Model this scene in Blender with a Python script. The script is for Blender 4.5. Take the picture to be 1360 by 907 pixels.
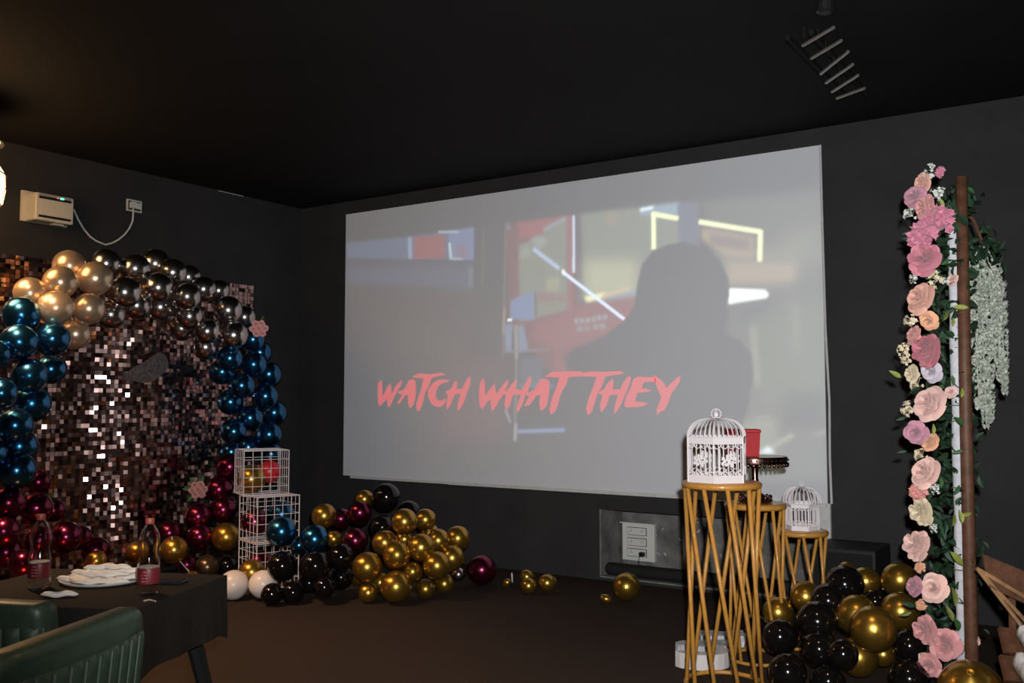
import bpy, math, random
import numpy as np
from mathutils import Vector, Matrix, Quaternion, noise

for o in list(bpy.data.objects):
    bpy.data.objects.remove(o)
SC = bpy.context.scene
COL = SC.collection
random.seed(11)
PI = math.pi
R = math.radians

# ------------------------------------------------------------------ camera, world, flash, exposure
YAW, PITCH, EYE = R(33.56), R(3.576), Vector((0, 0, 1.4))
cam_data = bpy.data.cameras.new('camera')
cam_data.sensor_width = 36.0
cam_data.lens = 36.0 * 1264.0 / 1360.0
cam_data.clip_start = 0.05
cam = bpy.data.objects.new('camera', cam_data)
cam.location = EYE
cam.rotation_euler = (PI / 2 + PITCH, 0, YAW)
COL.objects.link(cam)
SC.camera = cam

SC.view_settings.view_transform = 'Standard'
SC.view_settings.look = 'None'
SC.view_settings.exposure = 0.0
SC.view_settings.gamma = 1.0
SC.view_settings.use_curve_mapping = False

world = bpy.data.worlds.new('world')
SC.world = world
world.use_nodes = True
world.node_tree.nodes['Background'].inputs[0].default_value = (0.5, 0.45, 0.4, 1)
world.node_tree.nodes['Background'].inputs[1].default_value = 0.004

def lamp(name, kind, loc, energy, color, size=0.05):
    d = bpy.data.lights.new(name, kind)
    d.energy = energy
    d.color = color
    if kind in ('POINT', 'SPOT'):
        d.shadow_soft_size = size
    o = bpy.data.objects.new(name, d)
    o.location = loc
    COL.objects.link(o)
    return o

# the camera's flash, on the hot shoe a hand above the lens
flash = lamp('camera_flash', 'SPOT', (0.067, 0.044, 1.545), 955, (0.965, 0.975, 1.0), 0.03)
flash.rotation_euler = (PI / 2 + PITCH + R(2), 0, YAW - R(7))
flash.data.spot_size = R(90)
flash.data.spot_blend = 1.0
# warm ceiling lamps of the room: one downlight over the table, bulbs above and behind the photographer
DOWNLIGHTS = [(-5.3, 2.45), (-0.95, 2.85), (-1.9, -0.6)]
for (x, y), watt, cone in zip(DOWNLIGHTS, (430, 70, 110), (104, 92, 92)):
    dl = lamp('ceiling_downlight', 'SPOT', (x, y, 3.29), watt, (1.0, 0.60, 0.33), 0.055)
    dl.data.spot_size = R(cone)
    dl.data.spot_blend = 0.5
# red party light on the floor behind the table
lamp('red_party_light', 'POINT', (-5.55, 3.2, 0.12), 2.2, (1.0, 0.16, 0.05), 0.05)

# ------------------------------------------------------------------ data (metres)
BALLOONS = [  # cluster, colour, x, y, z, radius, rank, of
    ('crown', 'champagne', -6.310, 3.843, 2.355, 0.1119, 4, 7),
    ('crown', 'champagne', -6.090, 3.647, 2.201, 0.1122, 3, 7),
    ('crown', 'champagne', -6.110, 3.914, 2.257, 0.1215, 7, 7),
    ('crown', 'silver', -6.300, 4.122, 2.404, 0.1102, 1, 20),
    ('crown', 'silver', -6.239, 4.318, 2.383, 0.1123, 4, 20),
    ('crown', 'silver', -6.070, 4.126, 2.179, 0.1135, 3, 20),
    ('crown', 'champagne', -5.953, 3.539, 2.011, 0.1140, 2, 7),
    ('crown', 'champagne', -6.010, 3.811, 2.031, 0.1084, 6, 7),
    ('crown', 'silver', -6.210, 4.110, 2.022, 0.1035, 2, 20),
    ('crown', 'champagne', -6.190, 3.829, 1.863, 0.1049, 5, 7),
    ('crown', 'silver', -6.458, 4.649, 2.480, 0.1186, 6, 20),
    ('crown', 'silver', -6.150, 4.458, 2.250, 0.1132, 7, 20),
    ('crown', 'silver', -6.250, 4.346, 2.110, 0.1068, 5, 20),
    ('crown', 'silver', -6.310, 4.599, 2.123, 0.1105, 8, 20),
    ('crown', 'champagne', -6.149, 3.474, 2.117, 0.1051, 1, 7),
    ('crown', 'silver', -6.263, 4.666, 2.396, 0.1112, 9, 20),
    ('crown', 'silver', -6.090, 4.670, 2.198, 0.1039, 11, 20),
    ('crown', 'silver', -6.182, 4.766, 2.059, 0.1056, 13, 20),
    ('crown', 'silver', -6.270, 4.966, 2.296, 0.1028, 14, 20),
    ('crown', 'silver', -6.210, 5.168, 2.139, 0.1168, 18, 20),
    ('crown', 'silver', -6.157, 4.920, 1.949, 0.1012, 16, 20),
    ('crown', 'silver', -6.141, 5.169, 1.933, 0.1160, 19, 20),
    ('crown', 'silver', -6.310, 5.031, 1.834, 0.1035, 15, 20),
    ('crown', 'silver', -6.350, 4.826, 1.976, 0.1016, 10, 20),
    ('crown', 'silver', -6.430, 4.942, 2.403, 0.1038, 12, 20),
    ('crown', 'silver', -6.450, 5.262, 2.324, 0.0948, 17, 20),
    ('crown', 'silver', -6.430, 5.531, 2.121, 0.0972, 20, 20),
    ('leftleg', 'blue', -6.010, 3.341, 1.954, 0.1164, 1, 13),
    ('leftleg', 'blue', -5.857, 3.247, 1.769, 0.1131, 3, 13),
    ('leftleg', 'blue', -5.927, 3.504, 1.804, 0.1130, 2, 13),
    ('leftleg', 'blue', -5.850, 3.317, 1.559, 0.1091, 6, 13),
    ('leftleg', 'blue', -6.170, 3.649, 1.616, 0.1021, 5, 13),
    ('leftleg', 'blue', -5.720, 3.075, 1.447, 0.0905, 7, 13),
    ('leftleg', 'blue', -5.822, 3.086, 1.686, 0.0871, 4, 13),
    ('leftleg', 'blue', -6.050, 3.452, 1.383, 0.1228, 8, 13),
    ('leftleg', 'blue', -5.883, 3.255, 1.247, 0.1081, 10, 13),
    ('leftleg', 'blue', -6.054, 3.378, 1.107, 0.1164, 11, 13),
    ('leftleg', 'blue', -5.915, 3.291, 0.964, 0.1181, 13, 13),
    ('leftleg', 'blue', -6.077, 3.217, 1.260, 0.1048, 9, 13),
    ('leftleg', 'blue', -5.920, 3.121, 1.075, 0.1017, 12, 13),
    ('leftfoot', 'magenta', -6.210, 3.607, 0.857, 0.0809, 1, 11),
    ('leftfoot', 'magenta', -5.970, 3.276, 0.760, 0.1041, 2, 11),
    ('leftfoot', 'magenta', -6.010, 3.481, 0.706, 0.1025, 3, 11),
    ('leftfoot', 'magenta', -6.250, 3.743, 0.651, 0.0773, 4, 11),
    ('leftfoot', 'magenta', -5.870, 3.198, 0.599, 0.0925, 5, 11),
    ('leftfoot', 'magenta', -6.089, 3.738, 0.486, 0.1065, 6, 11),
    ('leftfoot', 'magenta', -6.296, 3.972, 0.437, 0.0850, 7, 11),
    ('leftfoot', 'magenta', -6.070, 3.326, 0.437, 0.0958, 10, 11),
    ('leftfoot', 'magenta', -6.080, 3.549, 0.485, 0.0989, 8, 11),
    ('leftfoot', 'magenta', -5.820, 3.295, 0.398, 0.0839, 11, 11),
    ('leftfoot', 'magenta', -6.304, 4.103, 0.330, 0.0972, 9, 11),
    ('leftfoot', 'gold', -6.090, 3.971, 0.294, 0.0730, 2, 2),
    ('leftfoot', 'gold', -6.070, 4.276, 0.317, 0.0757, 1, 2),
    ('rightleg', 'blue', -6.370, 5.574, 1.927, 0.1036, 1, 16),
    ('rightleg', 'blue', -6.490, 5.758, 1.828, 0.1063, 2, 16),
    ('rightleg', 'blue', -6.219, 5.201, 1.747, 0.1046, 3, 16),
    ('rightleg', 'blue', -6.230, 5.464, 1.706, 0.1076, 4, 16),
    ('rightleg', 'blue', -6.370, 5.757, 1.633, 0.1119, 6, 16),
    ('rightleg', 'blue', -6.410, 5.284, 1.642, 0.1069, 5, 16),
    ('rightleg', 'blue', -6.170, 5.288, 1.526, 0.1050, 7, 16),
    ('rightleg', 'blue', -6.210, 5.575, 1.441, 0.1085, 8, 16),
    ('rightleg', 'blue', -6.330, 5.309, 1.391, 0.1064, 9, 16),
    ('rightleg', 'blue', -6.204, 5.411, 1.259, 0.1064, 11, 16),
    ('rightleg', 'blue', -6.370, 5.825, 1.298, 0.1123, 10, 16),
    ('rightleg', 'blue', -6.215, 5.249, 1.151, 0.1046, 12, 16),
    ('rightleg', 'blue', -6.222, 5.634, 1.115, 0.1089, 13, 16),
    ('rightleg', 'blue', -6.398, 5.569, 1.005, 0.1030, 14, 16),
    ('rightleg', 'blue', -6.403, 5.388, 0.974, 0.0948, 15, 16),
    ('rightleg', 'blue', -6.278, 5.714, 0.944, 0.1036, 16, 16),
    ('rightfoot', 'magenta', -6.292, 5.282, 0.859, 0.1115, 1, 7),
    ('rightfoot', 'magenta', -6.294, 5.181, 0.682, 0.1102, 2, 7),
    ('rightfoot', 'magenta', -6.176, 5.125, 0.531, 0.1084, 3, 7),
    ('rightfoot', 'magenta', -6.255, 4.948, 0.490, 0.1069, 4, 7),
    ('rightfoot', 'magenta', -6.149, 4.882, 0.347, 0.0994, 6, 7),
    ('rightfoot', 'magenta', -6.310, 4.726, 0.382, 0.0930, 5, 7),
    ('rightfoot', 'magenta', -6.050, 4.691, 0.170, 0.0737, 7, 7),
    ('rightfoot', 'gold', -6.050, 4.574, 0.297, 0.1007, 2, 3),
    ('rightfoot', 'gold', -6.010, 5.021, 0.342, 0.1116, 1, 3),
    ('rightfoot', 'gold', -5.950, 4.663, 0.084, 0.0560, 3, 3),
    ('rightfoot', 'bronze', -6.070, 4.895, 0.122, 0.0929, 1, 1),
    ('rightfoot', 'black', -6.050, 5.075, 0.104, 0.0828, 1, 1),
    ('cubetop', 'gold', -5.714, 5.008, 0.805, 0.1094, 1, 1),
    ('cubetop', 'red', -5.711, 5.185, 0.851, 0.0882, 1, 1),
    ('cubemid', 'magenta', -5.713, 5.044, 0.476, 0.1038, 1, 1),
    ('cubemid', 'blue', -5.592, 5.206, 0.525, 0.0990, 1, 1),
    ('cubelow', 'magenta', -5.683, 5.076, 0.161, 0.1037, 1, 1),
    ('blackpile', 'white', -5.402, 4.587, 0.104, 0.1036, 1, 2),
    ('blackpile', 'white', -5.218, 4.691, 0.112, 0.0981, 2, 2),
    ('blackpile', 'gold', -5.411, 4.758, 0.167, 0.0923, 1, 1),
    ('blackpile', 'blue', -5.110, 4.759, 0.479, 0.1063, 1, 3),
    ('blackpile', 'blue', -4.920, 4.895, 0.426, 0.1011, 3, 3),
    ('blackpile', 'blue', -5.145, 4.961, 0.357, 0.0655, 2, 3),
    ('blackpile', 'black', -5.068, 4.732, 0.246, 0.1054, 2, 8),
    ('blackpile', 'black', -4.854, 4.840, 0.251, 0.1102, 5, 8),
    ('blackpile', 'black', -4.765, 5.000, 0.299, 0.0957, 7, 8),
    ('blackpile', 'black', -5.028, 4.603, 0.079, 0.0748, 1, 8),
    ('blackpile', 'black', -4.953, 4.726, 0.078, 0.0781, 3, 8),
    ('blackpile', 'black', -5.007, 4.928, 0.107, 0.0751, 4, 8),
    ('blackpile', 'black', -4.746, 4.821, 0.120, 0.0751, 6, 8),
    ('blackpile', 'black', -4.809, 5.049, 0.146, 0.0858, 8, 8),
    ('goldpile', 'gold', -4.476, 5.344, 0.531, 0.0950, 8, 19),
    ('goldpile', 'gold', -4.438, 5.537, 0.529, 0.0803, 12, 19),
    ('goldpile', 'gold', -4.599, 5.274, 0.379, 0.0923, 5, 19),
    ('goldpile', 'gold', -4.398, 5.171, 0.325, 0.0975, 7, 19),
    ('goldpile', 'gold', -4.540, 5.421, 0.393, 0.0660, 9, 19),
    ('goldpile', 'gold', -4.308, 5.327, 0.364, 0.0987, 11, 19),
    ('goldpile', 'gold', -4.314, 5.532, 0.387, 0.0848, 16, 19),
    ('goldpile', 'gold', -4.458, 5.618, 0.415, 0.0727, 14, 19),
    ('goldpile', 'gold', -4.247, 5.680, 0.391, 0.0914, 19, 19),
    ('goldpile', 'gold', -4.199, 5.545, 0.271, 0.0922, 18, 19),
    ('goldpile', 'gold', -4.166, 5.327, 0.251, 0.0974, 15, 19),
    ('goldpile', 'gold', -4.545, 5.031, 0.247, 0.1047, 2, 19),
    ('goldpile', 'gold', -4.316, 5.246, 0.207, 0.0686, 10, 19),
    ('goldpile', 'gold', -4.351, 5.110, 0.121, 0.1092, 6, 19),
    ('goldpile', 'gold', -4.544, 5.041, 0.070, 0.0707, 3, 19),
    ('goldpile', 'gold', -4.277, 5.342, 0.076, 0.0691, 13, 19),
    ('goldpile', 'gold', -4.252, 5.526, 0.086, 0.0706, 17, 19),
    ('goldpile', 'gold', -4.756, 5.178, 0.137, 0.0650, 1, 19),
    ('goldpile', 'gold', -4.623, 5.255, 0.096, 0.0703, 4, 19),
    ('goldpile', 'silver', -4.340, 5.816, 0.099, 0.0537, 1, 1),
    ('backpile', 'gold', -5.238, 5.304, 0.527, 0.0946, 1, 3),
    ('backpile', 'gold', -5.095, 5.599, 0.635, 0.0704, 3, 3),
    ('backpile', 'gold', -5.113, 5.283, 0.364, 0.0622, 2, 3),
    ('backpile', 'magenta', -5.205, 5.457, 0.491, 0.0785, 1, 3),
    ('backpile', 'magenta', -5.011, 5.457, 0.550, 0.0918, 3, 3),
    ('backpile', 'magenta', -4.873, 5.261, 0.375, 0.0941, 2, 3),
    ('backpile', 'black', -4.906, 5.638, 0.660, 0.1047, 2, 3),
    ('backpile', 'black', -4.808, 5.478, 0.454, 0.0905, 1, 3),
    ('backpile', 'black', -4.797, 5.780, 0.538, 0.0878, 3, 3),
    ('loose', 'magenta', -4.222, 5.952, 0.124, 0.1139, 1, 1),
    ('loose', 'gold', -3.775, 5.909, 0.060, 0.0602, 2, 4),
    ('loose', 'gold', -3.912, 6.101, 0.082, 0.0566, 1, 4),
    ('loose', 'gold', -3.669, 5.997, 0.078, 0.0658, 3, 4),
    ('loose', 'gold', -3.048, 6.034, 0.111, 0.0969, 4, 4),
    ('looseflat', 'gold', -4.012, 5.977, 0.046, 0.0281, 1, 2),
    ('looseflat', 'gold', -3.165, 5.944, 0.031, 0.0313, 2, 2),
    ('rightpile', 'black', -1.362, 5.255, 0.427, 0.1001, 9, 12),
    ('rightpile', 'black', -1.407, 5.097, 0.362, 0.0901, 6, 12),
    ('rightpile', 'black', -1.386, 4.825, 0.309, 0.1006, 4, 12),
    ('rightpile', 'black', -1.547, 4.737, 0.232, 0.0859, 2, 12),
    ('rightpile', 'black', -1.742, 4.945, 0.218, 0.0593, 1, 12),
    ('rightpile', 'black', -1.241, 5.388, 0.327, 0.0645, 10, 12),
    ('rightpile', 'black', -1.343, 4.694, 0.211, 0.0832, 5, 12),
    ('rightpile', 'black', -1.207, 4.602, 0.226, 0.0699, 8, 12),
    ('rightpile', 'black', -0.977, 4.911, 0.231, 0.0792, 11, 12),
    ('rightpile', 'black', -1.438, 4.504, 0.130, 0.0882, 3, 12),
    ('rightpile', 'black', -1.278, 4.601, 0.091, 0.0810, 7, 12),
    ('rightpile', 'black', -0.941, 4.713, 0.128, 0.0897, 12, 12),
    ('rightpile', 'gold', -1.303, 5.463, 0.416, 0.0782, 6, 10),
    ('rightpile', 'gold', -1.115, 5.403, 0.453, 0.0919, 9, 10),
    ('rightpile', 'gold', -1.440, 5.610, 0.438, 0.0513, 3, 10),
    ('rightpile', 'gold', -1.693, 5.154, 0.259, 0.0815, 1, 10),
    ('rightpile', 'gold', -1.580, 5.284, 0.334, 0.0823, 2, 10),
    ('rightpile', 'gold', -1.248, 5.033, 0.324, 0.0989, 4, 10),
    ('rightpile', 'gold', -1.111, 4.779, 0.320, 0.1073, 7, 10),
    ('rightpile', 'gold', -1.051, 5.092, 0.352, 0.0939, 10, 10),
    ('rightpile', 'gold', -1.216, 4.914, 0.145, 0.0963, 5, 10),
    ('rightpile', 'gold', -1.131, 5.056, 0.138, 0.0601, 8, 10),
    ('front', 'gold', -0.657, 4.527, 0.158, 0.1378, 1, 1),
]
LETTERS = [  # outlines on the screen, metres from its lower left corner
    ('W', [(0.46, 0.897), (0.474, 0.876), (0.483, 0.737), (0.531, 0.815), (0.573, 0.864), (0.582, 0.843), (0.591, 0.754), (0.633, 0.828), (0.684, 0.873), (0.714, 0.891), (0.707, 0.852), (0.652, 0.779), (0.607, 0.708), (0.575, 0.651), (0.552, 0.644), (0.542, 0.687), (0.54, 0.726), (0.486, 0.68), (0.453, 0.651), (0.431, 0.672), (0.424, 0.744), (0.427, 0.858)]),
    ('A', [(0.653, 0.676), (0.685, 0.715), (0.721, 0.757), (0.671, 0.768), (0.671, 0.789), (0.735, 0.799), (0.762, 0.834), (0.797, 0.89), (0.852, 0.893), (0.874, 0.875), (0.877, 0.812), (0.871, 0.729), (0.853, 0.666), (0.813, 0.635), (0.8, 0.652), (0.788, 0.687), (0.785, 0.753), (0.753, 0.753), (0.69, 0.68)]),
    ('T', [(0.82, 0.914), (0.914, 0.947), (1.038, 0.936), (1.168, 0.95), (1.211, 0.929), (1.134, 0.92), (1.056, 0.904), (1.021, 0.825), (0.986, 0.784), (0.96, 0.687), (0.925, 0.618), (0.899, 0.604), (0.88, 0.659), (0.898, 0.715), (0.933, 0.791), (0.968, 0.902)]),
    ('C', [(1.263, 0.884), (1.229, 0.867), (1.16, 0.851), (1.126, 0.824), (1.1, 0.763), (1.109, 0.715), (1.144, 0.701), (1.178, 0.704), (1.213, 0.725), (1.209, 0.687), (1.17, 0.653), (1.118, 0.646), (1.066, 0.667), (1.035, 0.708), (1.013, 0.749), (1.021, 0.804), (1.073, 0.859), (1.134, 0.886), (1.203, 0.888)]),
    ('H', [(1.217, 0.783), (1.28, 0.809), (1.301, 0.856), (1.331, 0.883), (1.339, 0.856), (1.331, 0.802), (1.398, 0.805), (1.427, 0.862), (1.452, 0.892), (1.477, 0.915), (1.486, 0.881), (1.473, 0.835), (1.44, 0.761), (1.416, 0.701), (1.391, 0.654), (1.345, 0.613), (1.345, 0.674), (1.382, 0.768), (1.315, 0.758), (1.289, 0.714), (1.273, 0.674), (1.235, 0.623), (1.222, 0.66), (1.23, 0.714), (1.242, 0.755), (1.217, 0.765)]),
    ('W', [(1.618, 0.896), (1.63, 0.866), (1.638, 0.741), (1.687, 0.8), (1.736, 0.849), (1.743, 0.793), (1.755, 0.757), (1.806, 0.819), (1.873, 0.883), (1.873, 0.844), (1.846, 0.799), (1.822, 0.753), (1.783, 0.707), (1.751, 0.655), (1.707, 0.615), (1.699, 0.675), (1.695, 0.721), (1.647, 0.681), (1.61, 0.628), (1.582, 0.661), (1.573, 0.754), (1.585, 0.854)]),
    ('H', [(1.83, 0.776), (1.877, 0.798), (1.905, 0.837), (1.955, 0.879), (1.963, 0.856), (1.944, 0.798), (2.009, 0.791), (2.04, 0.836), (2.071, 0.881), (2.098, 0.906), (2.107, 0.867), (2.078, 0.803), (2.063, 0.771), (2.04, 0.739), (2.025, 0.688), (1.994, 0.636), (1.971, 0.607), (1.959, 0.636), (1.971, 0.675), (2.002, 0.752), (1.924, 0.753), (1.909, 0.714), (1.893, 0.668), (1.866, 0.629), (1.838, 0.655), (1.846, 0.714), (1.858, 0.756), (1.822, 0.756)]),
    ('A', [(2.032, 0.656), (2.063, 0.701), (2.086, 0.739), (2.055, 0.749), (2.063, 0.765), (2.131, 0.79), (2.154, 0.822), (2.199, 0.879), (2.252, 0.88), (2.28, 0.862), (2.277, 0.77), (2.266, 0.707), (2.251, 0.657), (2.206, 0.618), (2.191, 0.637), (2.183, 0.675), (2.192, 0.752), (2.154, 0.745), (2.124, 0.707), (2.086, 0.666), (2.055, 0.662)]),
    ('T', [(2.226, 0.898), (2.311, 0.935), (2.385, 0.935), (2.565, 0.938), (2.565, 0.896), (2.461, 0.894), (2.435, 0.826), (2.399, 0.782), (2.377, 0.726), (2.347, 0.632), (2.318, 0.603), (2.292, 0.587), (2.281, 0.638), (2.303, 0.713), (2.34, 0.795), (2.377, 0.892)]),
    ('T', [(2.566, 0.936), (2.604, 0.924), (2.655, 0.933), (2.806, 0.927), (2.923, 0.934), (2.96, 0.917), (2.891, 0.904), (2.799, 0.893), (2.763, 0.817), (2.727, 0.761), (2.697, 0.678), (2.668, 0.608), (2.639, 0.586), (2.621, 0.633), (2.632, 0.678), (2.661, 0.754), (2.687, 0.805), (2.72, 0.891), (2.566, 0.899)]),
    ('H', [(2.737, 0.77), (2.784, 0.792), (2.813, 0.836), (2.859, 0.873), (2.87, 0.848), (2.858, 0.788), (2.925, 0.791), (2.954, 0.847), (3.006, 0.899), (3.016, 0.877), (3.009, 0.84), (2.988, 0.79), (2.952, 0.716), (2.931, 0.672), (2.903, 0.628), (2.871, 0.597), (2.875, 0.653), (2.907, 0.75), (2.833, 0.747), (2.819, 0.703), (2.801, 0.659), (2.758, 0.609), (2.744, 0.659), (2.762, 0.71), (2.769, 0.748), (2.741, 0.754)]),
    ('E', [(2.959, 0.663), (2.98, 0.741), (3.022, 0.809), (3.037, 0.865), (3.078, 0.886), (3.166, 0.881), (3.223, 0.881), (3.233, 0.847), (3.132, 0.845), (3.118, 0.827), (3.111, 0.796), (3.145, 0.796), (3.195, 0.777), (3.118, 0.765), (3.074, 0.765), (3.06, 0.728), (3.052, 0.694), (3.117, 0.691), (3.168, 0.679), (3.11, 0.66), (3.028, 0.651), (2.987, 0.651)]),
    ('Y', [(3.213, 0.896), (3.273, 0.859), (3.299, 0.831), (3.315, 0.794), (3.352, 0.83), (3.431, 0.893), (3.427, 0.854), (3.411, 0.824), (3.358, 0.758), (3.331, 0.691), (3.297, 0.631), (3.271, 0.624), (3.237, 0.597), (3.234, 0.63), (3.275, 0.728), (3.246, 0.789), (3.223, 0.85)]),
]
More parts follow.
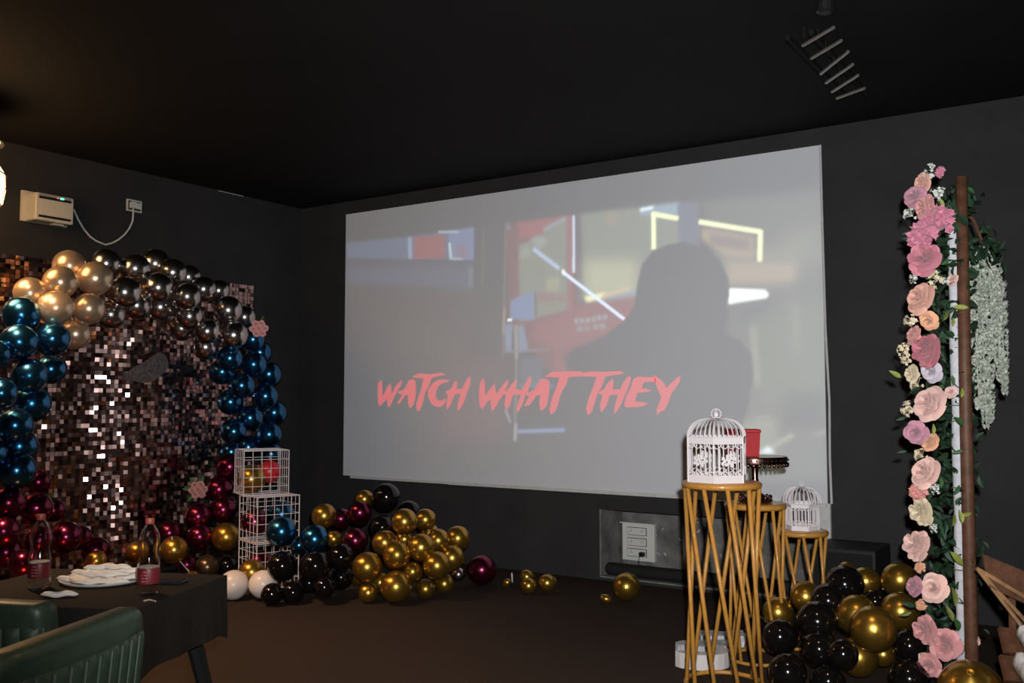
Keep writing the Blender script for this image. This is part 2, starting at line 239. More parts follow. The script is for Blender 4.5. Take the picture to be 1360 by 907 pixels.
PICTURE = [  # projected picture: light, blur, cover, outline on the screen in metres
    ((0.003, 0.0025, 0.0025), 0.0742, 1, [(-0.001, 2.217), (1.913, 2.207), (1.913, 0.37), (0.025, 0.433)]),
    ((0.022, 0.004, 0.005), 0.0636, 1, [(1.279, 1.046), (1.852, 1.033), (1.852, 0.369), (1.2, 0.354)]),
    ((0.02, 0.035, 0.07), 0.0117, 1, [(0.018, 2.208), (0.783, 2.199), (1.512, 2.202), (1.513, 1.925), (0.02, 2.062)]),
    ((0.11, 0.012, 0.012), 0.0117, 1, [(0.845, 2.187), (1.198, 2.173), (1.199, 1.964), (0.846, 1.986)]),
    ((0.1, 0.13, 0.2), 0.0080, 1, [(0.769, 2.193), (0.78, 1.991), (0.824, 1.989), (0.814, 2.19)]),
    ((0.05, 0.07, 0.14), 0.0106, 1, [(1.24, 2.203), (1.512, 2.209), (1.513, 1.925), (1.241, 1.947)]),
    ((0.1, 0.03, 0.04), 0.0132, 0.6, [(1.324, 2.067), (1.439, 2.07), (1.44, 1.95), (1.325, 1.953)]),
    ((0.22, 0.28, 0.3), 0.0064, 1, [(1.236, 2.101), (1.254, 1.952), (1.279, 1.951), (1.261, 2.101)]),
    ((0.16, 0.19, 0.22), 0.0064, 1, [(1.122, 2.197), (1.357, 2.174), (1.357, 2.194), (1.122, 2.218)]),
    ((0.16, 0.2, 0.22), 0.0064, 1, [(1.275, 1.942), (1.399, 1.932), (1.399, 1.949), (1.275, 1.959)]),
    ((0.005, 0.008, 0.02), 0.0106, 1, [(0.021, 2.04), (1.505, 1.912), (1.505, 1.872), (0.021, 2.011)]),
    ((0.012, 0.018, 0.038), 0.0265, 1, [(0.022, 1.982), (1.505, 1.866), (1.497, 1.669), (0.024, 1.823)]),
    ((0.04, 0.05, 0.06), 0.0106, 1, [(1.46, 1.869), (1.461, 1.685), (1.501, 1.682), (1.501, 1.866)]),
    ((0.04, 0.02, 0.01), 0.0064, 1, [(1.606, 2.212), (1.6, 1.656), (1.619, 1.654), (1.626, 2.21)]),
    ((0.03, 0.012, 0.008), 0.0064, 1, [(1.108, 1.64), (1.602, 1.61), (1.602, 1.623), (1.108, 1.654)]),
    ((0.055, 0.006, 0.006), 0.0159, 1, [(1.852, 2.207), (2.571, 2.206), (2.581, 1.258), (2.318, 0.899), (2.064, 1.153), (1.883, 1.35)]),
    ((0.12, 0.015, 0.012), 0.0132, 1, [(1.974, 2.2), (2.487, 2.209), (2.213, 2.074), (1.989, 2.058)]),
    ((0.075, 0.085, 0.055), 0.0132, 1, [(1.982, 2.02), (2.109, 2.034), (2.452, 2.188), (2.456, 1.435), (1.989, 1.358)]),
    ((0.12, 0.14, 0.1), 0.0159, 0.7, [(2.004, 1.98), (2.087, 1.998), (2.094, 1.908), (1.989, 1.885)]),
    ((0.1, 0.12, 0.13), 0.0106, 1, [(2.238, 2.093), (2.454, 2.171), (2.435, 2.206), (2.217, 2.129)]),
    ((0.13, 0.14, 0.13), 0.0132, 0.8, [(2.087, 2.049), (2.184, 2.077), (2.271, 2.019), (2.183, 1.951)]),
    ((0.16, 0.16, 0.08), 0.0159, 0.7, [(2.256, 1.707), (2.379, 1.711), (2.378, 1.605), (2.256, 1.607)]),
    ((0.1, 0.03, 0.02), 0.0159, 0.8, [(2.168, 1.6), (2.442, 1.558), (2.442, 1.509), (2.168, 1.512)]),
    ((0.05, 0.085, 0.17), 0.0095, 1, [(1.898, 1.541), (2.004, 1.585), (2.138, 1.608), (2.138, 1.376), (1.898, 1.388)]),
    ((0.03, 0.006, 0.01), 0.0064, 1, [(2.136, 1.602), (2.144, 1.401), (2.162, 1.4), (2.155, 1.601)]),
    ((0.12, 0.02, 0.02), 0.0080, 1, [(2.452, 2.2), (2.508, 2.2), (2.498, 1.432), (2.456, 1.435)]),
    ((0.32, 0.42, 0.5), 0.0064, 1, [(2.505, 2.207), (2.503, 1.738), (2.524, 1.737), (2.526, 2.204)]),
    ((0.015, 0.012, 0.03), 0.0080, 1, [(2.533, 2.21), (2.55, 1.49), (2.585, 1.489), (2.568, 2.206)]),
    ((0.075, 0.085, 0.06), 0.0159, 1, [(2.578, 2.211), (3.436, 2.204), (3.451, 1.851), (3.076, 1.472), (2.609, 1.487)]),
    ((0.13, 0.1, 0.06), 0.0159, 0.6, [(2.798, 2.199), (2.925, 2.197), (2.911, 2.079), (2.818, 2.088)]),
    ((0.2, 0.205, 0.12), 0.0477, 1, [(2.611, 1.834), (3.079, 1.795), (3.077, 1.501), (2.61, 1.511)]),
    ((0.5, 0.48, 0.26), 0.0106, 1, [(2.61, 1.536), (2.814, 1.559), (2.787, 1.519), (2.637, 1.486)]),
    ((0.3, 0.22, 0.1), 0.0106, 1, [(2.774, 1.55), (3.013, 1.588), (3.025, 1.558), (2.773, 1.502)]),
    ((0.09, 0.16, 0.22), 0.0132, 0.8, [(2.8, 1.512), (3.077, 1.566), (3.077, 1.519), (2.813, 1.475)]),
    ((0.1, 0.16, 0.21), 0.0132, 1, [(3.096, 2.196), (3.436, 2.204), (3.435, 2.117), (3.121, 2.14)]),
    ((0.42, 0.5, 0.52), 0.0080, 1, [(3.109, 2.194), (3.23, 2.204), (3.211, 2.177), (3.109, 2.171)]),
    ((0.1, 0.014, 0.014), 0.0212, 1, [(2.153, 1.338), (2.602, 1.475), (3.09, 1.518), (3.076, 1.384), (2.852, 1.217), (2.566, 1.15), (2.39, 1.082), (2.474, 0.909), (2.311, 0.912), (2.341, 1.132), (2.108, 1.214)]),
    ((0.12, 0.13, 0.14), 0.0058, 0.9, [(2.518, 1.364), (2.553, 1.367), (2.553, 1.324), (2.518, 1.321)]),
    ((0.12, 0.13, 0.14), 0.0058, 0.9, [(2.567, 1.362), (2.609, 1.365), (2.609, 1.327), (2.567, 1.325)]),
    ((0.12, 0.13, 0.14), 0.0058, 0.9, [(2.623, 1.365), (2.664, 1.368), (2.663, 1.325), (2.622, 1.323)]),
    ((0.12, 0.13, 0.14), 0.0058, 0.9, [(2.677, 1.369), (2.711, 1.372), (2.711, 1.328), (2.677, 1.326)]),
    ((0.12, 0.13, 0.14), 0.0058, 0.9, [(2.725, 1.378), (2.766, 1.381), (2.765, 1.338), (2.725, 1.336)]),
    ((0.12, 0.13, 0.14), 0.0058, 0.9, [(2.779, 1.382), (2.819, 1.384), (2.819, 1.341), (2.779, 1.34)]),
    ((0.1, 0.1, 0.11), 0.0058, 0.9, [(2.539, 1.299), (2.595, 1.301), (2.594, 1.255), (2.539, 1.254)]),
    ((0.1, 0.1, 0.11), 0.0058, 0.9, [(2.615, 1.302), (2.636, 1.305), (2.636, 1.259), (2.615, 1.257)]),
    ((0.1, 0.1, 0.11), 0.0058, 0.9, [(2.65, 1.3), (2.663, 1.304), (2.663, 1.258), (2.649, 1.255)]),
    ((0.1, 0.1, 0.11), 0.0058, 0.9, [(2.691, 1.311), (2.731, 1.313), (2.731, 1.268), (2.69, 1.266)]),
    ((0.1, 0.1, 0.11), 0.0058, 0.9, [(2.745, 1.314), (2.799, 1.316), (2.799, 1.271), (2.745, 1.269)]),
    ((0.2, 0.27, 0.38), 0.0085, 1, [(2.113, 1.958), (2.368, 1.767), (2.39, 1.79), (2.135, 1.981)]),
    ((0.4, 0.5, 0.66), 0.0053, 1, [(2.398, 1.743), (2.957, 1.328), (2.973, 1.346), (2.416, 1.761)]),
    ((0.45, 0.5, 0.5), 0.0053, 1, [(2.394, 1.766), (2.415, 1.722), (2.441, 1.729), (2.42, 1.774)]),
    ((0.07, 0.09, 0.14), 0.0106, 1, [(1.852, 2.196), (1.868, 2.15), (1.897, 2.154), (1.882, 2.201)]),
    ((0.05, 0.03, 0.02), 0.0080, 1, [(1.84, 2.189), (1.81, 1.047), (1.833, 1.046), (1.863, 2.186)]),
    ((0.14, 0.09, 0.06), 0.0080, 0.9, [(1.825, 1.494), (1.817, 1.257), (1.841, 1.256), (1.848, 1.492)]),
    ((0.45, 0.5, 0.5), 0.0053, 1, [(1.867, 1.371), (1.913, 1.369), (1.913, 1.392), (1.867, 1.394)]),
    ((0.06, 0.085, 0.14), 0.0095, 1, [(1.844, 1.352), (1.921, 1.348), (1.906, 1.114), (1.844, 1.116)]),
    ((0.06, 0.085, 0.14), 0.0095, 1, [(1.974, 1.346), (2.034, 1.318), (2.078, 1.115), (1.974, 1.112)]),
    ((0.11, 0.1, 0.08), 0.0069, 1, [(1.934, 1.335), (1.942, 1.043), (1.975, 1.043), (1.968, 1.334)]),
    ((0.06, 0.06, 0.06), 0.0080, 1, [(1.947, 1.043), (1.932, 0.527), (1.955, 0.527), (1.97, 1.042)]),
    ((0.11, 0.11, 0.1), 0.0064, 1, [(1.934, 0.515), (1.926, 0.365), (1.96, 0.364), (1.968, 0.515)]),
    ((0.06, 0.075, 0.09), 0.0085, 1, [(1.845, 1.108), (2.284, 1.114), (2.283, 1.129), (1.844, 1.124)]),
    ((0.018, 0.028, 0.04), 0.0212, 1, [(1.989, 1.067), (2.225, 1.049), (2.225, 0.826), (1.989, 0.828)]),
    ((0.035, 0.06, 0.11), 0.0106, 1, [(1.989, 0.81), (2.319, 0.813), (2.318, 0.838), (1.988, 0.835)]),
    ((0.1, 0.11, 0.12), 0.0064, 1, [(1.834, 0.63), (1.887, 0.517), (1.909, 0.524), (1.855, 0.637)]),
    ((0.07, 0.11, 0.2), 0.0080, 1, [(1.966, 0.431), (2.445, 0.452), (2.444, 0.482), (1.965, 0.462)]),
    ((0.035, 0.036, 0.026), 0.0318, 1, [(3.606, 2.195), (4.519, 2.173), (4.498, 0.147), (3.782, 0.114), (3.801, 1.43)]),
    ((0.1, 0.09, 0.06), 0.0424, 0.9, [(3.749, 1.824), (4.343, 1.782), (4.328, 1.516), (3.774, 1.521)]),
    ((0.17, 0.12, 0.065), 0.0159, 0.9, [(3.604, 1.996), (4.018, 1.888), (4.005, 1.736), (3.806, 1.763), (3.614, 1.904)]),
    ((0.06, 0.045, 0.04), 0.0132, 0.8, [(3.674, 1.944), (3.985, 1.869), (3.972, 1.782), (3.685, 1.853)]),
    ((0.17, 0.13, 0.08), 0.0212, 0.9, [(3.811, 1.707), (4.309, 1.667), (4.307, 1.55), (3.82, 1.562)]),
    ((0.1, 0.105, 0.07), 0.0530, 0.6, [(4.173, 1.895), (4.493, 1.917), (4.498, 1.642), (4.341, 1.654)]),
    ((0.62, 0.68, 0.62), 0.0085, 1, [(3.808, 1.524), (4.09, 1.495), (4.117, 1.46), (4.1, 1.434), (3.818, 1.407)]),
    ((0.02, 0.02, 0.02), 0.0318, 0.8, [(3.841, 1.406), (4.132, 1.422), (4.161, 1.194), (3.912, 1.204)]),
    ((0.045, 0.052, 0.03), 0.0424, 1, [(3.997, 1.282), (4.503, 1.415), (4.498, 0.661), (4.009, 0.66)]),
    ((0.1, 0.105, 0.065), 0.0159, 0.9, [(3.972, 1.243), (3.998, 0.809), (4.048, 0.812), (4.022, 1.245)]),
    ((0.075, 0.08, 0.055), 0.0212, 0.8, [(4.262, 1.402), (4.271, 1.029), (4.345, 1.03), (4.336, 1.401)]),
    ((0.09, 0.1, 0.055), 0.0318, 1, [(3.902, 0.551), (4.151, 0.596), (4.157, 0.342), (3.982, 0.316), (3.898, 0.335)]),
    ((0.0, 0.0, 0.0), 0.0318, 0.6, [(4.207, 0.766), (4.5, 0.765), (4.495, 0.506), (4.203, 0.502)]),
    ((0.13, 0.13, 0.09), 0.0106, 1, [(4.035, 0.306), (4.285, 0.45), (4.268, 0.482), (4.017, 0.338)]),
    ((0.45, 0.52, 0.55), 0.0132, 1, [(4.026, 0.328), (4.093, 0.377), (4.146, 0.331)]),
    ((0.09, 0.09, 0.06), 0.0132, 1, [(4.414, 0.456), (4.507, 0.473), (4.503, 0.499), (4.41, 0.481)]),
    ((0.12, 0.12, 0.11), 0.0048, 1, [(4.003, 0.569), (4.108, 0.592), (4.106, 0.6), (4.002, 0.578)]),
    ((0.12, 0.12, 0.11), 0.0048, 1, [(4.012, 0.548), (4.138, 0.528), (4.139, 0.537), (4.014, 0.556)]),
    ((0.03, 0.035, 0.06), 0.0106, 1, [(3.43, 2.204), (3.594, 2.197), (3.601, 1.809), (3.438, 1.823)]),
    ((0.03, 0.045, 0.08), 0.0080, 1, [(3.43, 2.198), (3.432, 1.852), (3.457, 1.85), (3.455, 2.196)]),
    ((0.52, 0.55, 0.31), 0.0064, 1, [(3.24, 1.864), (3.243, 2.15), (3.205, 2.154), (3.202, 1.867)]),
    ((0.52, 0.55, 0.31), 0.0064, 1, [(3.207, 2.123), (3.425, 2.065), (3.432, 2.101), (3.214, 2.16)]),
    ((0.52, 0.55, 0.31), 0.0064, 1, [(3.589, 2.022), (4.066, 1.899), (4.072, 1.933), (3.596, 2.058)]),
    ((0.52, 0.55, 0.31), 0.0064, 1, [(4.046, 1.93), (4.036, 1.706), (4.072, 1.702), (4.082, 1.925)]),
    ((0, 0, 0), 0.0069, 1, [(2.435, -0.069), (2.424, 0.533), (2.474, 0.897), (2.531, 1.09), (2.771, 1.203), (2.984, 1.336), (3.057, 1.45), (3.077, 1.59), (3.118, 1.751), (3.208, 1.849), (3.334, 1.89), (3.47, 1.901), (3.637, 1.84), (3.765, 1.722), (3.821, 1.584), (3.825, 1.473), (3.795, 1.408), (3.817, 1.346), (3.799, 1.275), (3.746, 1.205), (3.905, 1.139), (3.982, 1.038), (3.996, 0.875), (3.954, 0.659), (3.895, 0.497), (3.865, 0.01)]),
]
FLOWERS = [  # kind, colour, x, y, z, radius
    ('filler', 'white', -0.775, 4.672, 2.474, 0.0173),
    ('filler', 'white', -0.785, 4.668, 2.439, 0.0277),
    ('carnation', 'pink', -0.744, 4.694, 2.45, 0.0243),
    ('rose', 'peach', -0.809, 4.655, 2.401, 0.045),
    ('rose', 'mauve', -0.843, 4.637, 2.335, 0.052),
    ('rose', 'salmon', -0.79, 4.617, 2.274, 0.0582),
    ('filler', 'white', -0.753, 4.695, 2.353, 0.0347),
    ('carnation', 'pink', -0.758, 4.643, 2.209, 0.0754),
    ('carnation', 'pink', -0.81, 4.625, 2.149, 0.0687),
    ('peony', 'rosepink', -0.809, 4.622, 2.041, 0.0719),
    ('filler', 'cream', -0.784, 4.704, 1.959, 0.045),
    ('filler', 'white', -0.856, 4.656, 1.962, 0.0243),
    ('filler', 'white', -0.866, 4.628, 2.252, 0.0312),
    ('rose', 'peach', -0.824, 4.625, 1.86, 0.0685),
    ('rose', 'apricot', -0.807, 4.679, 1.77, 0.0414),
    ('filler', 'cream', -0.866, 4.665, 1.768, 0.0347),
    ('rose', 'salmon', -0.868, 4.668, 1.699, 0.0416),
    ('peony', 'deeppink', -0.804, 4.644, 1.627, 0.0718),
    ('filler', 'cream', -0.905, 4.649, 1.63, 0.0347),
    ('filler', 'cream', -0.895, 4.659, 1.582, 0.0277),
    ('rose', 'lilac', -0.807, 4.721, 1.537, 0.0485),
    ('rose', 'cream', -0.88, 4.674, 1.523, 0.0416),
    ('filler', 'cream', -0.87, 4.684, 1.471, 0.0312),
    ('rose', 'blush', -0.804, 4.662, 1.381, 0.0786),
    ('rose', 'blush', -0.732, 4.73, 1.439, 0.0275),
    ('filler', 'cream', -0.894, 4.676, 1.36, 0.0347),
    ('rose', 'mauve', -0.877, 4.695, 1.256, 0.052),
    ('rose', 'apricot', -0.819, 4.702, 1.209, 0.0413),
    ('filler', 'cream', -0.864, 4.712, 1.146, 0.0312),
    ('rose', 'blush', -0.834, 4.678, 1.07, 0.0685),
    ('carnation', 'coral', -0.878, 4.715, 0.983, 0.0416),
    ('peony', 'cream', -0.858, 4.699, 0.897, 0.0585),
    ('filler', 'white', -0.809, 4.76, 0.994, 0.0243),
    ('peony', 'blush', -0.881, 4.696, 0.739, 0.0654),
    ('filler', 'white', -0.823, 4.764, 0.814, 0.0208),
    ('carnation', 'apricot', -0.885, 4.737, 0.634, 0.0243),
    ('rose', 'mauve', -0.905, 4.73, 0.547, 0.045),
    ('rose', 'blush', -0.825, 4.735, 0.545, 0.0618),
    ('carnation', 'apricot', -0.888, 4.748, 0.464, 0.0243),
    ('peony', 'pink2', -0.86, 4.738, 0.358, 0.0619),
    ('peony', 'pink2', -0.788, 4.755, 0.293, 0.0684),
    ('rose', 'pink2', -0.852, 4.743, 0.202, 0.0515),
    ('filler', 'cream', -0.89, 4.764, 0.222, 0.0208),
    ('filler', 'white', -0.744, 4.756, 1.947, 0.0209),
    ('rose', 'blush', -0.716, 4.761, 1.956, 0.0278),
    ('rose', 'blush', -0.679, 4.874, 0.307, 0.0207),
]
LEAVES = [  # x, y, z, length, lean, tone
    (-0.676, 4.678, 1.822, 0.0679, 175, 'lime'),
    (-0.742, 4.697, 1.789, 0.0584, 60, 'olive'),
    (-0.716, 4.728, 1.762, 0.0447, 80, 'lime'),
    (-0.945, 4.606, 1.522, 0.0621, 150, 'lime'),
    (-0.697, 4.703, 1.307, 0.0747, -35, 'green'),
    (-0.684, 4.702, 1.439, 0.0543, 70, 'lime'),
    (-0.804, 4.682, 1.272, 0.0514, 80, 'lime'),
    (-0.734, 4.711, 0.866, 0.0611, 70, 'olive'),
    (-0.706, 4.729, 0.88, 0.0611, 100, 'lime'),
    (-0.686, 4.742, 0.89, 0.0543, 10, 'lime'),
    (-0.725, 4.719, 0.692, 0.088, -45, 'lime'),
    (-0.716, 4.713, 1.002, 0.0543, 50, 'green'),
    (-0.744, 4.731, 0.521, 0.0882, 85, 'olive'),
    (-0.765, 4.735, 0.441, 0.0748, 110, 'olive'),
    (-0.738, 4.756, 0.39, 0.0816, -60, 'green'),
    (-0.637, 4.795, 2.374, 0.0592, -30, 'green'),
    (-0.628, 4.815, 2.342, 0.0454, -60, 'dark'),
    (-0.891, 4.643, 2.145, 0.0522, 160, 'dark'),
    (-0.892, 4.652, 2.175, 0.0419, 190, 'dark'),
    (-0.737, 4.706, 2.035, 0.0483, 30, 'green'),
    (-0.73, 4.73, 2.1, 0.0554, 60, 'dark'),
    (-0.742, 4.682, 2.304, 0.0517, -70, 'lime'),
    (-0.658, 4.872, 1.633, 0.0491, -20, 'dark'),
    (-0.712, 4.704, 2.276, 0.0552, -50, 'dark'),
    (-0.797, 4.671, 1.966, 0.0483, 20, 'green'),
    (-0.711, 4.715, 1.171, 0.0476, 200, 'green'),
    (-0.658, 4.897, 1.304, 0.0561, -20, 'dark'),
    (-0.679, 4.899, 0.764, 0.0628, 10, 'dark'),
    (-0.697, 4.9, 0.608, 0.0558, -40, 'dark'),
    (-0.947, 4.705, 1.318, 0.0491, 200, 'dark'),
    (-0.949, 4.715, 1.164, 0.0456, 190, 'dark'),
    (-0.923, 4.663, 0.475, 0.0685, 170, 'dark'),
    (-0.937, 4.645, 0.436, 0.0547, 200, 'olive'),
    (-0.781, 4.78, 0.822, 0.0622, 80, 'dark'),
    (-0.791, 4.757, 1.029, 0.0553, 80, 'green'),
    (-0.777, 4.699, 1.46, 0.0549, 30, 'green'),
    (-0.722, 4.72, 1.494, 0.048, -80, 'green'),
]
RODS = [([-1.383, 4.755, 3.2], [-1.188, 4.601, 3.2]), ([-1.4, 4.961, 3.2], [-1.202, 4.793, 3.2]), ([-1.426, 5.228, 3.2], [-1.214, 4.97, 3.2]), ([-1.443, 5.395, 3.2], [-1.241, 5.174, 3.2]), ([-1.458, 5.575, 3.2], [-1.261, 5.366, 3.2]), ([-1.467, 5.711, 3.2], [-1.28, 5.609, 3.2])]


# ------------------------------------------------------------------ materials
MATS = {}
def mat(name, base, rough=0.5, metal=0.0, emit=None, estr=0.0, noise_amt=0.0, noise_scale=20.0, bump=0.0,
        bump_scale=80.0, coat=0.0, coat_rough=0.05, island=0.0, spec=0.5, trans=0.0, ior=1.45, alpha=1.0, sheen=0.0):
    if name in MATS:
        return MATS[name]
    m = bpy.data.materials.new(name)
    m.use_nodes = True
    nt = m.node_tree
    b = nt.nodes['Principled BSDF']
    b.inputs['Base Color'].default_value = (*base, 1)
    b.inputs['Roughness'].default_value = rough
    b.inputs['Metallic'].default_value = metal
    b.inputs['Specular IOR Level'].default_value = spec
    b.inputs['Coat Weight'].default_value = coat
    b.inputs['Coat Roughness'].default_value = coat_rough
    b.inputs['Transmission Weight'].default_value = trans
    b.inputs['IOR'].default_value = ior
    b.inputs['Alpha'].default_value = alpha
    b.inputs['Sheen Weight'].default_value = sheen
    if emit:
        b.inputs['Emission Color'].default_value = (*emit, 1)
        b.inputs['Emission Strength'].default_value = estr
    tc = None
    if noise_amt or bump:
        tc = nt.nodes.new('ShaderNodeTexCoord')
    if noise_amt:
        n = nt.nodes.new('ShaderNodeTexNoise')
        n.inputs['Scale'].default_value = noise_scale
        n.inputs['Detail'].default_value = 4
        nt.links.new(tc.outputs['Object'], n.inputs['Vector'])
        r = nt.nodes.new('ShaderNodeValToRGB')
        r.color_ramp.elements[0].position = 0.3
        r.color_ramp.elements[1].position = 0.7
        lo, hi = 1 - noise_amt, 1 + noise_amt
        r.color_ramp.elements[0].color = (base[0] * lo, base[1] * lo, base[2] * lo, 1)
        r.color_ramp.elements[1].color = (base[0] * hi, base[1] * hi, base[2] * hi, 1)
        nt.links.new(n.outputs['Fac'], r.inputs['Fac'])
        nt.links.new(r.outputs['Color'], b.inputs['Base Color'])
    elif island:
        g = nt.nodes.new('ShaderNodeNewGeometry')
        r = nt.nodes.new('ShaderNodeValToRGB')
        lo, hi = 1 - island, 1 + island
        r.color_ramp.elements[0].color = (base[0] * lo, base[1] * lo, base[2] * lo, 1)
        r.color_ramp.elements[1].color = (min(1, base[0] * hi), min(1, base[1] * hi), min(1, base[2] * hi), 1)
        nt.links.new(g.outputs['Random Per Island'], r.inputs['Fac'])
        nt.links.new(r.outputs['Color'], b.inputs['Base Color'])
    if bump:
        n2 = nt.nodes.new('ShaderNodeTexNoise')
        n2.inputs['Scale'].default_value = bump_scale
        n2.inputs['Detail'].default_value = 5
        nt.links.new(tc.outputs['Object'], n2.inputs['Vector'])
        bp = nt.nodes.new('ShaderNodeBump')
        bp.inputs['Strength'].default_value = bump
        bp.inputs['Distance'].default_value = 0.01
        nt.links.new(n2.outputs['Fac'], bp.inputs['Height'])
        nt.links.new(bp.outputs['Normal'], b.inputs['Normal'])
    MATS[name] = m
    return m

M_WALL = mat('charcoal wall paint', (0.031, 0.030, 0.030), 0.75, noise_amt=0.12, noise_scale=3, bump=0.15, bump_scale=60, spec=0.3)
M_CEIL = mat('black ceiling paint', (0.011, 0.0105, 0.010), 0.85, noise_amt=0.1, noise_scale=2, spec=0.15)
M_FLOOR = mat('dark brown carpet', (0.044, 0.032, 0.026), 0.95, noise_amt=0.3, noise_scale=160, bump=0.6, bump_scale=300, spec=0.1)
M_CONC = mat('raw concrete', (0.17, 0.165, 0.155), 0.9, noise_amt=0.35, noise_scale=9, bump=0.5, bump_scale=50, spec=0.2)
M_WHITE = mat('white plastic', (0.72, 0.71, 0.66), 0.4)
M_CREAM = mat('yellowed white plastic', (0.62, 0.58, 0.47), 0.45)
M_DARK = mat('black plastic', (0.012, 0.012, 0.012), 0.4)
M_WHITEPAINT = mat('white painted strip', (0.6, 0.6, 0.58), 0.6, noise_amt=0.08)
M_YELLOW = mat('mustard gold painted steel', (0.52, 0.245, 0.045), 0.36, metal=0.0, noise_amt=0.1, noise_scale=30, coat=0.3)
M_CAGE = mat('white enamelled wire', (0.80, 0.74, 0.74), 0.45)
M_WIRE = mat('white coated wire', (0.72, 0.66, 0.66), 0.45)
M_GREEN = mat('bottle green leatherette', (0.034, 0.060, 0.040), 0.45, noise_amt=0.12, noise_scale=40, bump=0.12, bump_scale=220, coat=0.15, coat_rough=0.3)
M_PIPING = mat('pale green piping', (0.13, 0.17, 0.12), 0.5)
M_CLOTH = mat('black tablecloth', (0.017, 0.014, 0.012), 0.9, noise_amt=0.2, noise_scale=90, bump=0.2, bump_scale=250, spec=0.15)
M_WOODD = mat('reddish brown stained wood', (0.115, 0.050, 0.026), 0.55, noise_amt=0.3, noise_scale=25, bump=0.15)
M_WOODL = mat('light varnished wood', (0.36, 0.20, 0.095), 0.5, noise_amt=0.25, noise_scale=25)
M_FABRIC = mat('white wrap', (0.58, 0.58, 0.60), 0.85, noise_amt=0.1, noise_scale=30, bump=0.4, bump_scale=40)
M_STEEL = mat('grey metal rod', (0.42, 0.40, 0.37), 0.4, metal=0.8)
M_MARBLE = mat('white marbled foam', (0.56, 0.57, 0.58), 0.5, noise_amt=0.4, noise_scale=26)

BAL = {
    'silver': mat('chrome silver latex', (0.54, 0.51, 0.485), 0.22, 1.0, coat=0.25),
    'champagne': mat('chrome champagne latex', (0.80, 0.60, 0.40), 0.30, 0.75, coat=0.35),
    'blue': mat('chrome blue latex', (0.030, 0.17, 0.36), 0.22, 0.97, coat=0.35),
    'magenta': mat('chrome magenta latex', (0.20, 0.020, 0.062), 0.24, 0.95, coat=0.35),
    'gold': mat('metallic gold latex', (0.50, 0.295, 0.048), 0.29, 0.92, coat=0.45),
    'bronze': mat('dark bronze latex', (0.14, 0.09, 0.05), 0.28, 0.8, coat=0.4),
    'black': mat('glossy black latex', (0.005, 0.004, 0.004), 0.12, 0.0, coat=0.3, spec=0.5),
    'red': mat('red latex', (0.62, 0.02, 0.03), 0.35, 0.0, coat=0.4),
    'white': mat('white latex', (0.78, 0.70, 0.64), 0.32, 0.0, coat=0.3),
}

